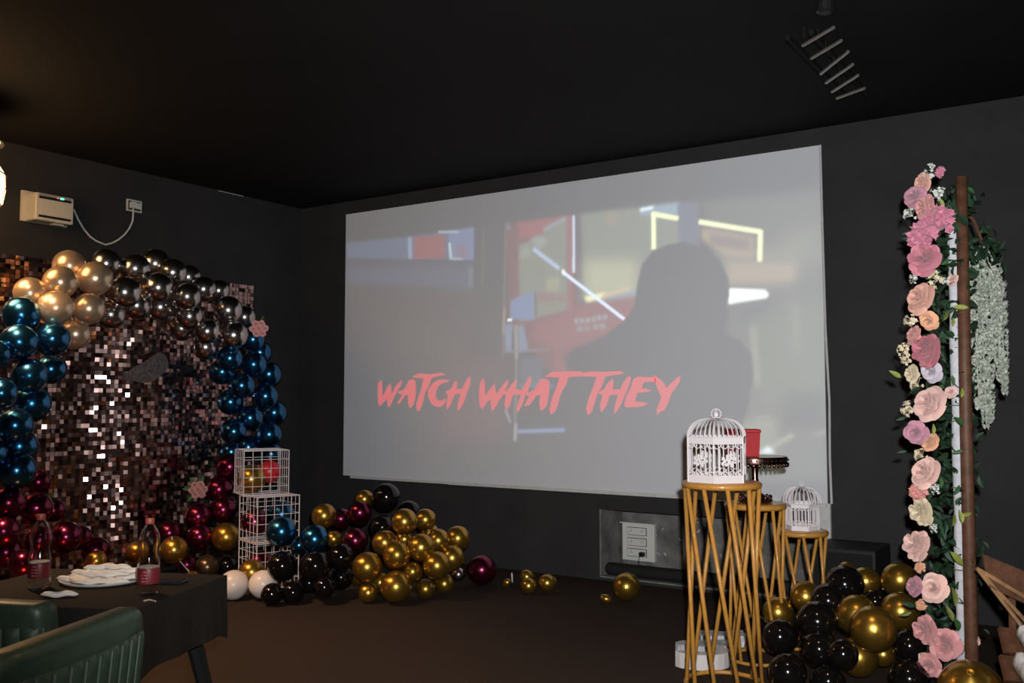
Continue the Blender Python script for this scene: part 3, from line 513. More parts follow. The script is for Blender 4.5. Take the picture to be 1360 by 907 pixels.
# ------------------------------------------------------------------ mesh helpers
class MB:
    def __init__(self):
        self.v, self.f = [], []
    def add(self, vs, fs):
        n = len(self.v)
        self.v += [tuple(p) for p in vs]
        self.f += [tuple(i + n for i in q) for q in fs]
        return self
    def box(self, c, s, rot=None):
        x, y, z = s[0] / 2, s[1] / 2, s[2] / 2
        vs = [Vector((a, b, d)) for d in (-z, z) for b in (-y, y) for a in (-x, x)]
        if rot is not None:
            vs = [rot @ p for p in vs]
        c = Vector(c)
        return self.add([p + c for p in vs], [(0, 2, 3, 1), (4, 5, 7, 6), (0, 1, 5, 4), (2, 6, 7, 3), (0, 4, 6, 2), (1, 3, 7, 5)])
    def bbox(self, lo, hi):
        return self.box([(a + b) / 2 for a, b in zip(lo, hi)], [b - a for a, b in zip(lo, hi)])
    def rbox(self, c, s, r, seg=3, rot=None):
        """box with rounded vertical edges and a small top/bottom chamfer"""
        x, y, z = s[0] / 2, s[1] / 2, s[2] / 2
        ring = []
        for qx, qy, a0 in ((1, 1, 0), (-1, 1, 90), (-1, -1, 180), (1, -1, 270)):
            for k in range(seg + 1):
                a = R(a0 + 90 * k / seg)
                ring.append((qx * (x - r) + r * math.cos(a), qy * (y - r) + r * math.sin(a)))
        ch = min(r, z) * 0.5
        n = len(ring)
        vs, fs = [], []
        for zz, k in ((-z, 1), (-z + ch, 0), (z - ch, 0), (z, 1)):
            for px, py in ring:
                vs.append(Vector((px * (1 - k * ch / x), py * (1 - k * ch / y), zz)))
        for j in range(3):
            for i in range(n):
                fs.append((j * n + i, j * n + (i + 1) % n, (j + 1) * n + (i + 1) % n, (j + 1) * n + i))
        fs.append(tuple(range(n - 1, -1, -1)))
        fs.append(tuple(3 * n + i for i in range(n)))
        if rot is not None:
            vs = [rot @ p for p in vs]
        c = Vector(c)
        return self.add([p + c for p in vs], fs)
    def tube(self, pts, r, seg=8, closed=False, caps=True):
        pts = [Vector(p) for p in pts]
        n = len(pts)
        rad = r if isinstance(r, (list, tuple)) else [r] * n
        vs, fs = [], []
        up = None
        for i, p in enumerate(pts):
            if closed:
                t = pts[(i + 1) % n] - pts[i - 1]
            else:
                t = pts[min(i + 1, n - 1)] - pts[max(i - 1, 0)]
            t.normalize()
            if up is None:
                up = Vector((0, 0, 1)) if abs(t.z) < 0.9 else Vector((1, 0, 0))
            a = t.cross(up)
            if a.length < 1e-5:
                a = t.cross(Vector((0.3, 1, 0.2)))
            a.normalize()
            b = a.cross(t).normalized()
            up = b
            for k in range(seg):
                w = 2 * PI * k / seg
                vs.append(p + (a * math.cos(w) + b * math.sin(w)) * rad[i])
        m = n if closed else n - 1
        for i in range(m):
            j = (i + 1) % n
            for k in range(seg):
                k2 = (k + 1) % seg
                fs.append((i * seg + k, i * seg + k2, j * seg + k2, j * seg + k))
        if caps and not closed:
            fs.append(tuple(range(seg - 1, -1, -1)))
            fs.append(tuple((n - 1) * seg + k for k in range(seg)))
        return self.add(vs, fs)
    def lathe(self, prof, seg=24, c=(0, 0, 0), squash=None):
        c = Vector(c)
        vs, fs = [], []
        for r, z in prof:
            for k in range(seg):
                a = 2 * PI * k / seg
                vs.append(c + Vector((r * math.cos(a), r * math.sin(a), z)))
        for i in range(len(prof) - 1):
            for k in range(seg):
                k2 = (k + 1) % seg
                fs.append((i * seg + k, i * seg + k2, (i + 1) * seg + k2, (i + 1) * seg + k))
        if prof[0][0] > 1e-6:
            fs.append(tuple(range(seg - 1, -1, -1)))
        if prof[-1][0] > 1e-6:
            fs.append(tuple((len(prof) - 1) * seg + k for k in range(seg)))
        return self.add(vs, fs)
    def ring(self, rad, r, z, seg=40, sec=8):
        return self.tube([(rad * math.cos(2 * PI * k / seg), rad * math.sin(2 * PI * k / seg), z) for k in range(seg)], r, sec, closed=True)
    def prism(self, poly, z0, z1):
        n = len(poly)
        vs = [(x, y, z0) for x, y in poly] + [(x, y, z1) for x, y in poly]
        fs = [tuple(range(n - 1, -1, -1)), tuple(range(n, 2 * n))]
        fs += [(i, (i + 1) % n, n + (i + 1) % n, n + i) for i in range(n)]
        return self.add(vs, fs)
    def move(self, mtx):
        self.v = [tuple(mtx @ Vector(p)) for p in self.v]
        return self
    def mesh(self, name, m, smooth=False):
        me = bpy.data.meshes.new(name)
        me.from_pydata(self.v, [], self.f)
        if m:
            me.materials.append(m)
        if smooth:
            me.shade_smooth()
            if smooth == 'angle':
                try:
                    me.set_sharp_from_angle(angle=R(40))
                except Exception:
                    pass
        me.update()
        return me
    def build(self, name, m, parent=None, smooth=False, loc=None, rot=None):
        return obj(name, self.mesh(name, m, smooth), parent, loc, rot)

def obj(name, me, parent=None, loc=None, rot=None):
    o = bpy.data.objects.new(name, me)
    COL.objects.link(o)
    if parent is not None:
        o.parent = parent
    if loc is not None:
        o.location = loc
    if rot is not None:
        o.rotation_euler = rot
    return o

def tag(o, label=None, cat=None, group=None, kind=None):
    if label: o['label'] = label
    if cat: o['category'] = cat
    if group: o['group'] = group
    if kind: o['kind'] = kind
    return o

def thing(name, label, cat, loc=(0, 0, 0), rz=0, group=None):
    o = bpy.data.objects.new(name, None)
    o.empty_display_size = 0.1
    COL.objects.link(o)
    o.location = loc
    o.rotation_euler = (0, 0, rz)
    return tag(o, label, cat, group)

def copy_tree(o, parent=None):
    c = o.copy()
    COL.objects.link(c)
    c.parent = parent
    for ch in list(o.children):
        copy_tree(ch, c)
    return c

# ------------------------------------------------------------------ the room
X0, X1, Y0, Y1, ZC = -6.969, 2.6, -2.6, 6.688, 3.318
NX0, NX1, NZ0, NZ1, ND = -3.612, -1.895, 0.02, 0.566, 0.38     # niche under the screen
tag(MB().bbox((X0 - .1, Y0 - .1, -0.1), (X1 + .1, Y1 + .5, 0)).build('floor', M_FLOOR), kind='structure')
ceil = MB().bbox((X0 - .1, Y0 - .1, ZC), (X1 + .1, Y1 + .5, ZC + 0.1)).build('ceiling', M_CEIL)
tag(ceil, kind='structure')
for x, y in DOWNLIGHTS:
    MB().lathe([(.075, -.012), (.08, -.006), (.08, 0), (.06, 0), (.06, -.010)], 24, (x, y, ZC)).build('downlight_rim', M_DARK, ceil, True)
tag(MB().bbox((X0 - .1, Y0, 0), (X0, Y1, ZC)).build('wall_left', M_WALL), kind='structure')
tag(MB().bbox((X1, Y0, 0), (X1 + .1, Y1, ZC)).build('wall_right', M_WALL), kind='structure')
tag(MB().bbox((X0, Y0 - .1, 0), (X1, Y0, ZC)).build('wall_front', M_WALL), kind='structure')
w = MB()
w.bbox((X0, Y1, 0), (NX0, Y1 + .45, ZC)).bbox((NX1, Y1, 0), (X1, Y1 + .45, ZC))
w.bbox((NX0, Y1, NZ1), (NX1, Y1 + .45, ZC)).bbox((NX0, Y1, 0), (NX1, Y1 + .45, NZ0))
wb = w.build('wall_back', M_WALL)
tag(wb, kind='structure')
# bare concrete lining of the niche
n = MB()
n.bbox((NX0, Y1 + ND, NZ0), (NX1, Y1 + ND + .04, NZ1))
n.bbox((NX0, Y1 + .004, NZ0), (NX0 + .012, Y1 + ND, NZ1))
n.bbox((NX0 + .012, Y1 + .004, NZ0), (NX1, Y1 + ND, NZ0 + .012))
n.build('niche_lining', M_CONC, wb)
n = MB()
random.seed(4)
for k in range(26):
    x, z = random.uniform(NX0 + .25, NX1 - .1), random.uniform(.16, .52)
    a = random.uniform(0, PI)
    n.box((x, Y1 + ND - .002, z), (random.uniform(.01, .035), .004, random.uniform(.004, .01)), Matrix.Rotation(a, 3, 'Y'))
n.build('plaster_splash', M_WHITEPAINT, wb)
tag(MB().bbox((NX0 - .02, Y1 - .004, .55), (NX1, Y1, .64)).build('trim_1', mat('black lintel paint', (.02, .02, .02), .7)), kind='structure')
tag(MB().bbox((-1.888, Y1 - .03, 0), (-1.812, Y1, .70)).build('trim_2', M_WHITEPAINT), kind='structure')
# chipped paint line where the left wall meets the ceiling
tag(MB().bbox((X0, 5.66, ZC - .008), (X0 + .004, 5.95, ZC - .003)).build('trim_3', M_WHITEPAINT), kind='structure')

# ------------------------------------------------------------------ projection screen
SX0, SX1, SZ0, SZ1, SY = -6.33, -1.83, 0.70, 3.187, 6.658
scr = thing('projection_screen', 'large white projection screen on the back wall showing a film still', 'screen', ((SX0 + SX1) / 2, SY, SZ0))
HW = (SX1 - SX0) / 2
M_SHEET = mat('white screen sheet', (0.685, 0.70, 0.725), 0.8, noise_amt=0.02, noise_scale=4, spec=0.2)
b = MB()
b.bbox((-HW, 0.002, 0), (HW, 0.022, SZ1 - SZ0))
b.build('backing_sheet', M_SHEET, scr)
b = MB()
b.bbox((-HW + .10, -.012, -.022), (-HW + 1.25, .022, 0)).bbox((-HW + 1.25, -.012, -.026), (HW, .022, 0))
b.build('bottom_bar', M_WHITEPAINT, scr)
b = MB()
pts = [(HW, 0, 2.487), (HW + .004, 0, 1.9), (HW + .012, -.005, 1.2), (HW + .03, -.01, .7), (HW + .025, -.01, .3), (HW + .028, 0, 0)]
b.tube(pts, .009, 6)
b.build('side_hem', M_WHITEPAINT, scr)

NXG, NZG = 600, 332
WID, HEI = SX1 - SX0, SZ1 - SZ0
gx = np.linspace(0, WID, NXG)
gz = np.linspace(0, HEI, NZG)
PXS = WID / (NXG - 1)
img = np.zeros((NZG, NXG, 3))
def gauss(a, s):
    if s < 0.25:
        return a
    k = int(3 * s) + 1
    w = np.exp(-0.5 * (np.arange(-k, k + 1) / s) ** 2)
    w /= w.sum()
    a = np.apply_along_axis(lambda r: np.convolve(r, w, 'same'), 1, a)
    return np.apply_along_axis(lambda r: np.convolve(r, w, 'same'), 0, a)
def paint(col, sig, alpha, poly):
    s = sig / PXS
    m = 3 * sig + 2 * PXS
    xs = [p[0] for p in poly]
    zs = [p[1] for p in poly]
    i0, i1 = max(0, int((min(xs) - m) / PXS)), min(NXG, int((max(xs) + m) / PXS) + 2)
    j0, j1 = max(0, int((min(zs) - m) / PXS)), min(NZG, int((max(zs) + m) / PXS) + 2)
    if i1 <= i0 or j1 <= j0:
        return
    acc = 0
    for ox in (-.25, .25):
        for oz in (-.25, .25):
            X, Z = np.meshgrid(gx[i0:i1] + ox * PXS, gz[j0:j1] + oz * PXS)
            ins = np.zeros(X.shape, bool)
            n = len(poly)
            for k in range(n):
                (xa, za), (xb, zb) = poly[k], poly[(k + 1) % n]
                if za == zb:
                    continue
                c = ((za > Z) != (zb > Z)) & (X < (xb - xa) * (Z - za) / (zb - za) + xa)
                ins ^= c
            acc = acc + ins
    a = gauss(acc / 4.0, s)[..., None] * alpha
    img[j0:j1, i0:i1] = img[j0:j1, i0:i1] * (1 - a) + a * np.array(col)
for col, sig, alpha, poly in PICTURE:
    paint(col, sig, alpha, poly)
rgb = np.ones((NZG, NXG, 4))
rgb[..., :3] = np.clip(img, 0, 4)
me = bpy.data.meshes.new('projected_picture')
XX, ZZ = np.meshgrid(gx - HW, gz)
co = np.stack([XX, np.zeros_like(XX), ZZ], -1).reshape(-1, 3)
idx = np.arange(NXG * NZG).reshape(NZG, NXG)
quads = np.stack([idx[:-1, :-1], idx[:-1, 1:], idx[1:, 1:], idx[1:, :-1]], -1).reshape(-1, 4)
me.vertices.add(len(co)); me.vertices.foreach_set('co', co.ravel())
me.loops.add(quads.size); me.loops.foreach_set('vertex_index', quads.ravel())
me.polygons.add(len(quads)); me.polygons.foreach_set('loop_start', np.arange(0, quads.size, 4))
me.update(calc_edges=True)
at = me.color_attributes.new('picture', 'FLOAT_COLOR', 'POINT')
at.data.foreach_set('color', rgb.reshape(-1))
mp = bpy.data.materials.new('projected film picture')
mp.use_nodes = True
nt = mp.node_tree
pb = nt.nodes['Principled BSDF']
pb.inputs['Base Color'].default_value = (0.685, 0.70, 0.725, 1)
pb.inputs['Roughness'].default_value = 0.8
pb.inputs['Specular IOR Level'].default_value = 0.2
ca = nt.nodes.new('ShaderNodeVertexColor')
ca.layer_name = 'picture'
nt.links.new(ca.outputs['Color'], pb.inputs['Emission Color'])
pb.inputs['Emission Strength'].default_value = 1.4
me.materials.append(mp)
obj('projected_picture', me, scr)
M_TITLE = mat('projected red lettering', (0.70, 0.68, 0.68), 0.8, emit=(0.46, 0.012, 0.022), estr=1.0, spec=0.2)
for ch, poly in LETTERS:
    b = MB()
    b.add([(x - HW, -0.0015, z) for x, z in poly], [tuple(range(len(poly)))])
    b.build('title_letter', M_TITLE, scr)

# ------------------------------------------------------------------ balloons
def balloon_meshes(colour):
    prof = [(0.0, 1.0)]
    for k in range(1, 20):
        t = PI * k / 20.0
        s, c = math.sin(t), math.cos(t)
        if c < 0:
            r = s * (1 - 0.10 * c * c)
            z = c * 1.12
        else:
            r, z = s, c
        prof.append((r, z))
    prof.append((0.075, -1.135))
    body = MB().lathe(prof, 32).mesh('balloon_' + colour, BAL[colour], True)
    kn = MB().lathe([(0.05, -1.12), (0.065, -1.15), (0.045, -1.175), (0.07, -1.20), (0.115, -1.25), (0.105, -1.255), (0.03, -1.21)], 12)
    return body, kn.mesh('knot_' + colour, BAL[colour], True)
BM = {c: balloon_meshes(c) for c in BAL}
ORD = ['', 'first', 'second', 'third', 'fourth', 'fifth', 'sixth', 'seventh', 'eighth', 'ninth', 'tenth', 'eleventh', 'twelfth',
       'thirteenth', 'fourteenth', 'fifteenth', 'sixteenth', 'seventeenth', 'eighteenth', 'nineteenth', 'twentieth',
       'twenty-first', 'twenty-second', 'twenty-third', 'twenty-fourth', 'twenty-fifth', 'twenty-sixth', 'twenty-seventh']
CNAME = {'champagne': 'chrome champagne', 'silver': 'chrome silver', 'blue': 'chrome blue', 'magenta': 'chrome magenta', 'gold': 'metallic gold', 'bronze': 'dark bronze',
         'black': 'glossy black', 'red': 'red', 'white': 'white'}
PLACE = {'crown': ('in the top of the balloon arch', 'left'), 'leftleg': ('in the left side of the balloon arch', 'top'),
         'leftfoot': ('at the left foot of the balloon arch', 'top'), 'rightleg': ('in the right side of the balloon arch', 'top'),
         'rightfoot': ('at the right foot of the balloon arch', 'top'), 'cubetop': ('inside the topmost white wire cube', 'left'),
         'cubemid': ('inside the middle white wire cube', 'left'), 'cubelow': ('inside the lowest white wire cube', 'left'),
         'blackpile': ('in the pile in front of the wire cubes', 'left'), 'goldpile': ('in the gold heap below the screen', 'left'),
         'backpile': ('heaped between the wire cubes and the gold heap', 'left'), 'loose': ('lying on the floor below the screen', 'left'),
         'looseflat': ('lying shrivelled and tiny below the screen', 'left'), 'rightpile': ('in the pile beside the flower frame', 'left'),
         'front': ('in front of the flower frame foot', 'left')}
GROUPN = {'crown': 'balloons of the arch top', 'leftleg': 'balloons of the arch left side', 'leftfoot': 'balloons at the arch left foot',
          'rightleg': 'balloons of the arch right side', 'rightfoot': 'balloons at the arch right foot', 'cubetop': 'balloons in the wire cubes',
          'cubemid': 'balloons in the wire cubes', 'cubelow': 'balloons in the wire cubes', 'blackpile': 'balloons piled before the cubes',
          'goldpile': 'balloons of the gold heap', 'backpile': 'balloons heaped by the corner', 'loose': 'loose balloons on the floor',
          'looseflat': 'loose balloons on the floor', 'rightpile': 'balloons piled by the flower frame', 'front': 'balloons piled by the flower frame'}
cent = {}
for cl, c, x, y, z, r, k, n_ in BALLOONS:
    cent.setdefault(cl, []).append(Vector((x, y, z)))
cent = {k: sum(v, Vector()) / len(v) for k, v in cent.items()}
random.seed(21)
for cl, c, x, y, z, r, k, n_ in BALLOONS:
    p = Vector((x, y, z))
    away = (p - EYE).normalized()
    if cl in ('crown', 'leftleg', 'leftfoot', 'rightleg', 'rightfoot'):
        nd = Vector((-0.8, random.uniform(-.4, .4), random.uniform(-.4, .4))) + away * 0.4
    elif cl == 'front':
        nd = Vector((0.10, -0.75, 0.75))
    else:
        nd = (cent[cl] - p).normalized() * 0.8 + away * 0.9 + Vector((random.uniform(-.3, .3), random.uniform(-.3, .3), random.uniform(-.1, .35)))
    if cl == 'loose':
        nd = Vector((random.uniform(-.5, .5), 0.9, random.uniform(-.1, .1)))
    if cl == 'looseflat':
        nd = Vector((-0.6, -0.25, -0.5)) if x < -3.5 else Vector((0.85, 0.2, -0.2))
    nd.normalize()
    q = Vector((0, 0, -1)).rotation_difference(nd)
    o = obj('balloon', BM[c][0], None, p)
    o.rotation_mode = 'QUATERNION'
    o.rotation_quaternion = q
    s = Vector((1, 1, 1)) * r
    if cl == 'looseflat':
        s = Vector((r, r, r * 1.35))
    else:
        v = random.uniform(0.975, 1.03)
        s = Vector((r, r, r * v))
    o.scale = s
    obj('knot', BM[c][1], o)
    pl, ax = PLACE[cl]
    if n_ == 1:
        lab = '%s balloon %s' % (CNAME[c], pl)
    elif k == n_ and n_ > 2:
        lab = '%s %s balloon %s' % ('rightmost' if ax == 'left' else 'lowest', CNAME[c], pl)
    elif k == 1:
        lab = '%s %s balloon %s' % ('leftmost' if ax == 'left' else 'highest', CNAME[c], pl)
    else:
        lab = '%s %s balloon from the %s %s' % (ORD[k], CNAME[c], ax, pl)
    tag(o, lab, 'balloon', GROUPN[cl])
# a short curling ribbon hanging among the balloons of the arch's right foot
rb = MB().tube([(-6.02, 4.53, .40), (-6.0, 4.53, .33), (-6.01, 4.54, .27), (-5.99, 4.60, .20), (-5.98, 4.66, .13), (-5.97, 4.69, .08)], .004, 5)
tag(rb.build('ribbon', M_WHITE), 'thin pale ribbon hanging among balloons at the arch right foot', 'ribbon')

# ------------------------------------------------------------------ sequin backdrop
PX = -6.67
bk = thing('sequin_backdrop', 'tall rose gold square sequin backdrop standing behind the balloon arch', 'backdrop', (PX, 4.43, 0))
PY0, PY1, PZ1 = -1.45, 1.43, 2.44
MB().bbox((-.05, PY0, .02), (-.012, PY1, PZ1)).build('backing_board', mat('dark backing mesh', (.014, .009, .009), .8), bk)
fr = MB()
for yy in (PY0, PY1):
    fr.bbox((-.09, yy - .015, 0), (-.05, yy + .015, PZ1))
fr.bbox((-.09, PY0, PZ1 - .03), (-.05, PY1, PZ1)).bbox((-.09, PY0, .04), (-.05, PY1, .07))
fr.build('stand_frame', M_DARK, bk)
M_SEQ = mat('rose gold sequin film', (0.44, 0.285, 0.255), 0.17, 1.0, island=0.6)
random.seed(77)
pit = 0.0335
ncol, nrow = int((PY1 - PY0) / pit), int((PZ1 - .03) / pit)
cols_per = 10
for s0 in range(0, ncol, cols_per):
    m = MB()
    for i in range(s0, min(s0 + cols_per, ncol)):
        sway = random.gauss(0, 4)
        for j in range(nrow):
            y = PY0 + (i + .5) * pit + random.gauss(0, .0012)
            if i % cols_per == 0:
                y += .003
            z = PZ1 - .005 - j * pit
            h = pit * .47
            tilt = R(max(-24, min(24, random.gauss(1, 6.5))))
            yaw = R(max(-44, min(36, random.gauss(-2 + sway - 30 * math.exp(-((y - .0) / .27) ** 2), 8.5))))
            mt = Matrix.Translation((0.004 + abs(math.sin(yaw)) * h * .6, y, z)) @ Matrix.Rotation(yaw, 4, 'Z') @ Matrix.Rotation(tilt, 4, 'Y')
            vs = [mt @ Vector((0, -h, 0)), mt @ Vector((0, h, 0)), mt @ Vector((0, h, -2 * h)), mt @ Vector((0, -h, -2 * h))]
            m.add(vs, [(0, 3, 2, 1)])
    tag(m.build('sequin_sheet', M_SEQ, bk), kind='stuff')

# frosted oval plaque hung on the sequins
pl = MB()
ring = [(0.215 * math.cos(a), 0.085 * math.sin(a) * (1 + .25 * math.sin(3 * a + .6)) + .03 * math.sin(2 * a)) for a in [2 * PI * k / 36 for k in range(36)]]
pl.prism(ring, 0, .004)
# local x -> world y, local y -> world z, local z -> world x
pl.move(Matrix(((0, 0, 1, 0), (1, 0, 0, 0), (0, 1, 0, 0), (0, 0, 0, 1))))
o = pl.build('plaque', mat('scribbled silver foil', (0.17, 0.155, 0.15), 0.5, 0.5, noise_amt=0.5, noise_scale=45, bump=0.6, bump_scale=120), None, False, (-6.615, 4.70, 1.645), (R(22), 0, 0))
tag(o, 'small grey scribbled oval plaque hanging on the sequin backdrop', 'plaque')

# ------------------------------------------------------------------ flowers (shared by the arch and the frame)
def petal(mb, phi, wid, r0, r1, z0, z1, cup, curl, ns=5, ntt=4):
    vs, fs = [], []
    for j in range(ntt + 1):
        t = j / ntt
        rr = r0 + (r1 - r0) * t ** 1.3
        zz = z0 + (z1 - z0) * math.sin(t * PI / 2) - curl * max(0, t - .6) ** 2 * 4
        w_ = wid * (0.45 + 0.75 * math.sin(min(1, t * 1.15) * PI * .62))
        if t > .85:
            w_ *= .8
        for i in range(ns + 1):
            s = -1 + 2 * i / ns
            a = phi + s * w_
            k = rr * (1 - cup * s * s * .25)
            vs.append((k * math.cos(a), k * math.sin(a), zz - .06 * s * s * t + random.uniform(-.012, .012)))
    for j in range(ntt):
        for i in range(ns):
            q = j * (ns + 1) + i
            fs.append((q, q + 1, q + ns + 2, q + ns + 1))
    mb.add(vs, fs)
def rose(seed, openness=1.0):
    random.seed(seed)
    mb = MB()
    for lay, (n_, r0, r1, z1, wd, curl) in enumerate([(3, .03, .16, .62, 1.1, 0), (4, .06, .30, .60, .85, 0), (5, .08, .50, .54, .75, .05), (5, .10, .74, .42, .72, .10), (6, .12, .98, .22, .62, .14)]):
        for k in range(n_):
            petal(mb, 2 * PI * k / n_ + lay * .7 + random.uniform(-.15, .15), wd, r0, r1 * openness * random.uniform(.93, 1.07), -.25, z1 * random.uniform(.93, 1.08), .5, curl)
    mb.lathe([(0.0, -.5), (.2, -.42), (.32, -.25), (.1, -.1)], 8)
    return mb
def peony(seed):
    random.seed(seed)
    mb = MB()
    for k in range(9):
        a = random.uniform(0, 6.28)
        petal(mb, a, .5, .02, random.uniform(.15, .35), 0, random.uniform(.55, .72), .5, .02, 4, 3)
    for lay, (n_, r1, z1) in enumerate([(6, .5, .62), (7, .72, .50), (8, .9, .30), (8, 1.0, .08)]):
        for k in range(n_):
            petal(mb, 2 * PI * k / n_ + lay * .4 + random.uniform(-.2, .2), .55, .1, r1 * random.uniform(.9, 1.08), -.3, z1 * random.uniform(.85, 1.15), .6, .1 * lay * .4, 4, 4)
    mb.lathe([(0.0, -.5), (.2, -.42), (.36, -.25), (.1, -.1)], 8)
    return mb
def carnation(seed):
    random.seed(seed)
    mb = MB()
    for k in range(70):
        u = random.uniform(0.0, 1)
        th = math.acos(1 - u * 1.05)
        ph = random.uniform(0, 2 * PI)
        d = Vector((math.sin(th) * math.cos(ph), math.sin(th) * math.sin(ph), math.cos(th) * .75))
        c = d * random.uniform(.62, .95)
        q = Vector((0, 0, 1)).rotation_difference(d.normalized())
        rr = random.uniform(.16, .26)
        n_ = 8
        vs = [c - d * .18]
        for i in range(n_):
            a = 2 * PI * i / n_
            vs.append(c + q @ Vector((rr * math.cos(a), rr * math.sin(a), .09 * (1 if i % 2 else -1))))
        mb.add(vs, [(0, 1 + i, 1 + (i + 1) % n_) for i in range(n_)])
    mb.lathe([(0.0, -.4), (.25, -.3), (.5, -.05), (.6, .2), (.3, .5), (0, .6)], 10)
    return mb
def filler(seed):
    random.seed(seed)
    mb = MB()
    for k in range(16):
        th, ph = random.uniform(0, 1.35), random.uniform(0, 2 * PI)
        d = Vector((math.sin(th) * math.cos(ph), math.sin(th) * math.sin(ph), math.cos(th)))
        tip = d * random.uniform(.7, 1.05)
        q = Vector((0, 0, 1)).rotation_difference(d)
        for i in range(5):
            a = 2 * PI * i / 5
            c = tip + q @ Vector((.13 * math.cos(a), .13 * math.sin(a), .02))
            n1 = q @ Vector((math.cos(a), math.sin(a), .5)) * .13
            n2 = q @ Vector((-math.sin(a), math.cos(a), 0)) * .09
            mb.add([tip, c + n2, c + n1, c - n2], [(0, 1, 2, 3)])
        mb.add([tip + q @ Vector(v) for v in ((.05, 0, .03), (-.025, .043, .03), (-.025, -.043, .03), (0, 0, .09))], [(0, 1, 3), (1, 2, 3), (2, 0, 3)])
        mb.tube([(0, 0, -.3), d * .4, tip], .018, 4, caps=False)
    return mb
FCOL = {'white': (.72, .74, .66), 'cream': (.80, .68, .46), 'pink': (.66, .24, .34), 'peach': (.80, .44, .34), 'apricot': (.82, .44, .26), 'mauve': (.55, .27, .34),
        'salmon': (.76, .36, .32), 'rosepink': (.62, .23, .28), 'deeppink': (.60, .20, .24), 'lilac': (.62, .56, .62), 'blush': (.84, .54, .47), 'coral': (.78, .34, .30), 'pink2': (.74, .36, .36), 'dust': (.42, .22, .20)}
def fmat(c):
    return mat('silk petal ' + c, FCOL[c], 0.75, island=0.24, sheen=0.3, spec=0.2)
FM = {}
def flower_mesh(kind, c, seed):
    key = (kind, c, seed % 2)
    if key not in FM:
        mk = {'rose': rose, 'peony': peony, 'carnation': carnation, 'filler': filler}[kind]
        FM[key] = mk(seed % 2 + 5).mesh(kind + '_' + c, fmat(c), kind in ('rose', 'peony'))
    return FM[key]
LEAFC = {'lime': (.26, .30, .055), 'olive': (.13, .15, .03), 'green': (.045, .13, .04), 'dark': (.012, .045, .02)}
def leaf_mb(mb, mtx, ln, wd=.36, fold=.12):
    prof = [(0, .05), (.15, .55), (.38, 1.0), (.62, .9), (.85, .5), (1.0, .02)]
    vs, fs = [], []
    for t, w_ in prof:
        for s in (-1, 0, 1):
            vs.append(mtx @ Vector((t * ln, s * w_ * wd * ln * .5, abs(s) * fold * ln * w_ - .25 * ln * t * t)))
    for j in range(len(prof) - 1):
        for i in range(2):
            q = j * 3 + i
            fs.append((q, q + 1, q + 4, q + 3))
    mb.add(vs, fs)

# silk flower clusters tied to the balloon arch
def cluster(loc, rad, c, label, leafy):
    t = thing('silk_flower', label, 'flower', loc)
    face = Vector((.8, -.55, .1)).normalized()
    q = Vector((0, 0, 1)).rotation_difference(face)
    for k in range(7):
        a = 2 * PI * k / 6
        off = Vector((0, 0, 0)) if k == 6 else Vector((math.cos(a), math.sin(a), -.15)) * rad * .64
        o = obj('bloom', flower_mesh('rose', c, k), t, q @ off)
        o.rotation_mode = 'QUATERNION'
        o.rotation_quaternion = q
        o.scale = (rad * .42,) * 3
    for k in range(leafy):
        m = MB()
        a = 2.2 + k * .9
        leaf_mb(m, Matrix.Rotation(a, 4, 'Z'), rad * 1.1)
        o = m.build('leaf', mat('silk leaf green', LEAFC['green'], .6), t)
        o.rotation_mode = 'QUATERNION'
        o.rotation_quaternion = q
        o.location = q @ Vector((math.cos(a) * rad * .6, math.sin(a) * rad * .6, -.02))
cluster((-6.10, 5.40, 2.00), .075, 'salmon', 'dusty pink silk flower cluster where silver meets blue on the balloon arch', 1)
cluster((-6.16, 4.87, .71), .070, 'dust', 'faded pink silk flower cluster with green leaves low on the balloon arch', 4)

# ------------------------------------------------------------------ wall unit, socket and cable on the left wall
u = thing('wall_unit', 'white boxy wall unit with dark slots and small green light on left wall', 'appliance', (X0, 4.02, 2.85))
MB().box((.012, 0, .012), (.024, .36, .23)).build('back_plate', M_CREAM, u)
MB().rbox((0, 0, 0), (.30, .205, .135), .012, 3, Matrix(((0, 0, 1), (1, 0, 0), (0, 1, 0)))).move(Matrix.Translation((.092, 0, 0))).build('housing', M_CREAM, u)
MB().box((.1605, 0, .070), (.003, .255, .020)).build('upper_slot', M_DARK, u)
MB().box((.1605, 0, .089), (.003, .255, .014)).build('control_strip', mat('silver strip', (.35, .34, .32), .4), u)
MB().box((.1605, 0, -.072), (.003, .255, .018)).build('lower_slot', M_DARK, u)
MB().rbox((.1635, .052, .082), (.006, .028, .011), .002).build('green_light', mat('green indicator light', (.02, .3, .1), .4, emit=(.1, 1, .4), estr=3.5), u)
MB().rbox((.1635, .018, .083), (.006, .011, .009), .002).build('red_light', mat('red indicator light', (.3, .03, .02), .4, emit=(1, .18, .1), estr=1.6), u)
MB().box((.09, .06, -.108), (.05, .08, .014)).build('bracket', M_CREAM, u)
s = thing('wall_socket', 'white wall socket with plug high on the left wall', 'socket', (X0, 4.797, 3.022))
MB().box((.006, 0, 0), (.012, .14, .098)).build('face_plate', M_WHITE, s)
MB().box((.0135, 0, 0), (.003, .115, .075)).build('inner_frame', M_DARK, s)
MB().box((.03, -.026, 0), (.04, .048, .05)).build('plug', M_WHITE, s)
MB().box((.022, .03, 0), (.02, .044, .05)).build('switch', M_WHITE, s)
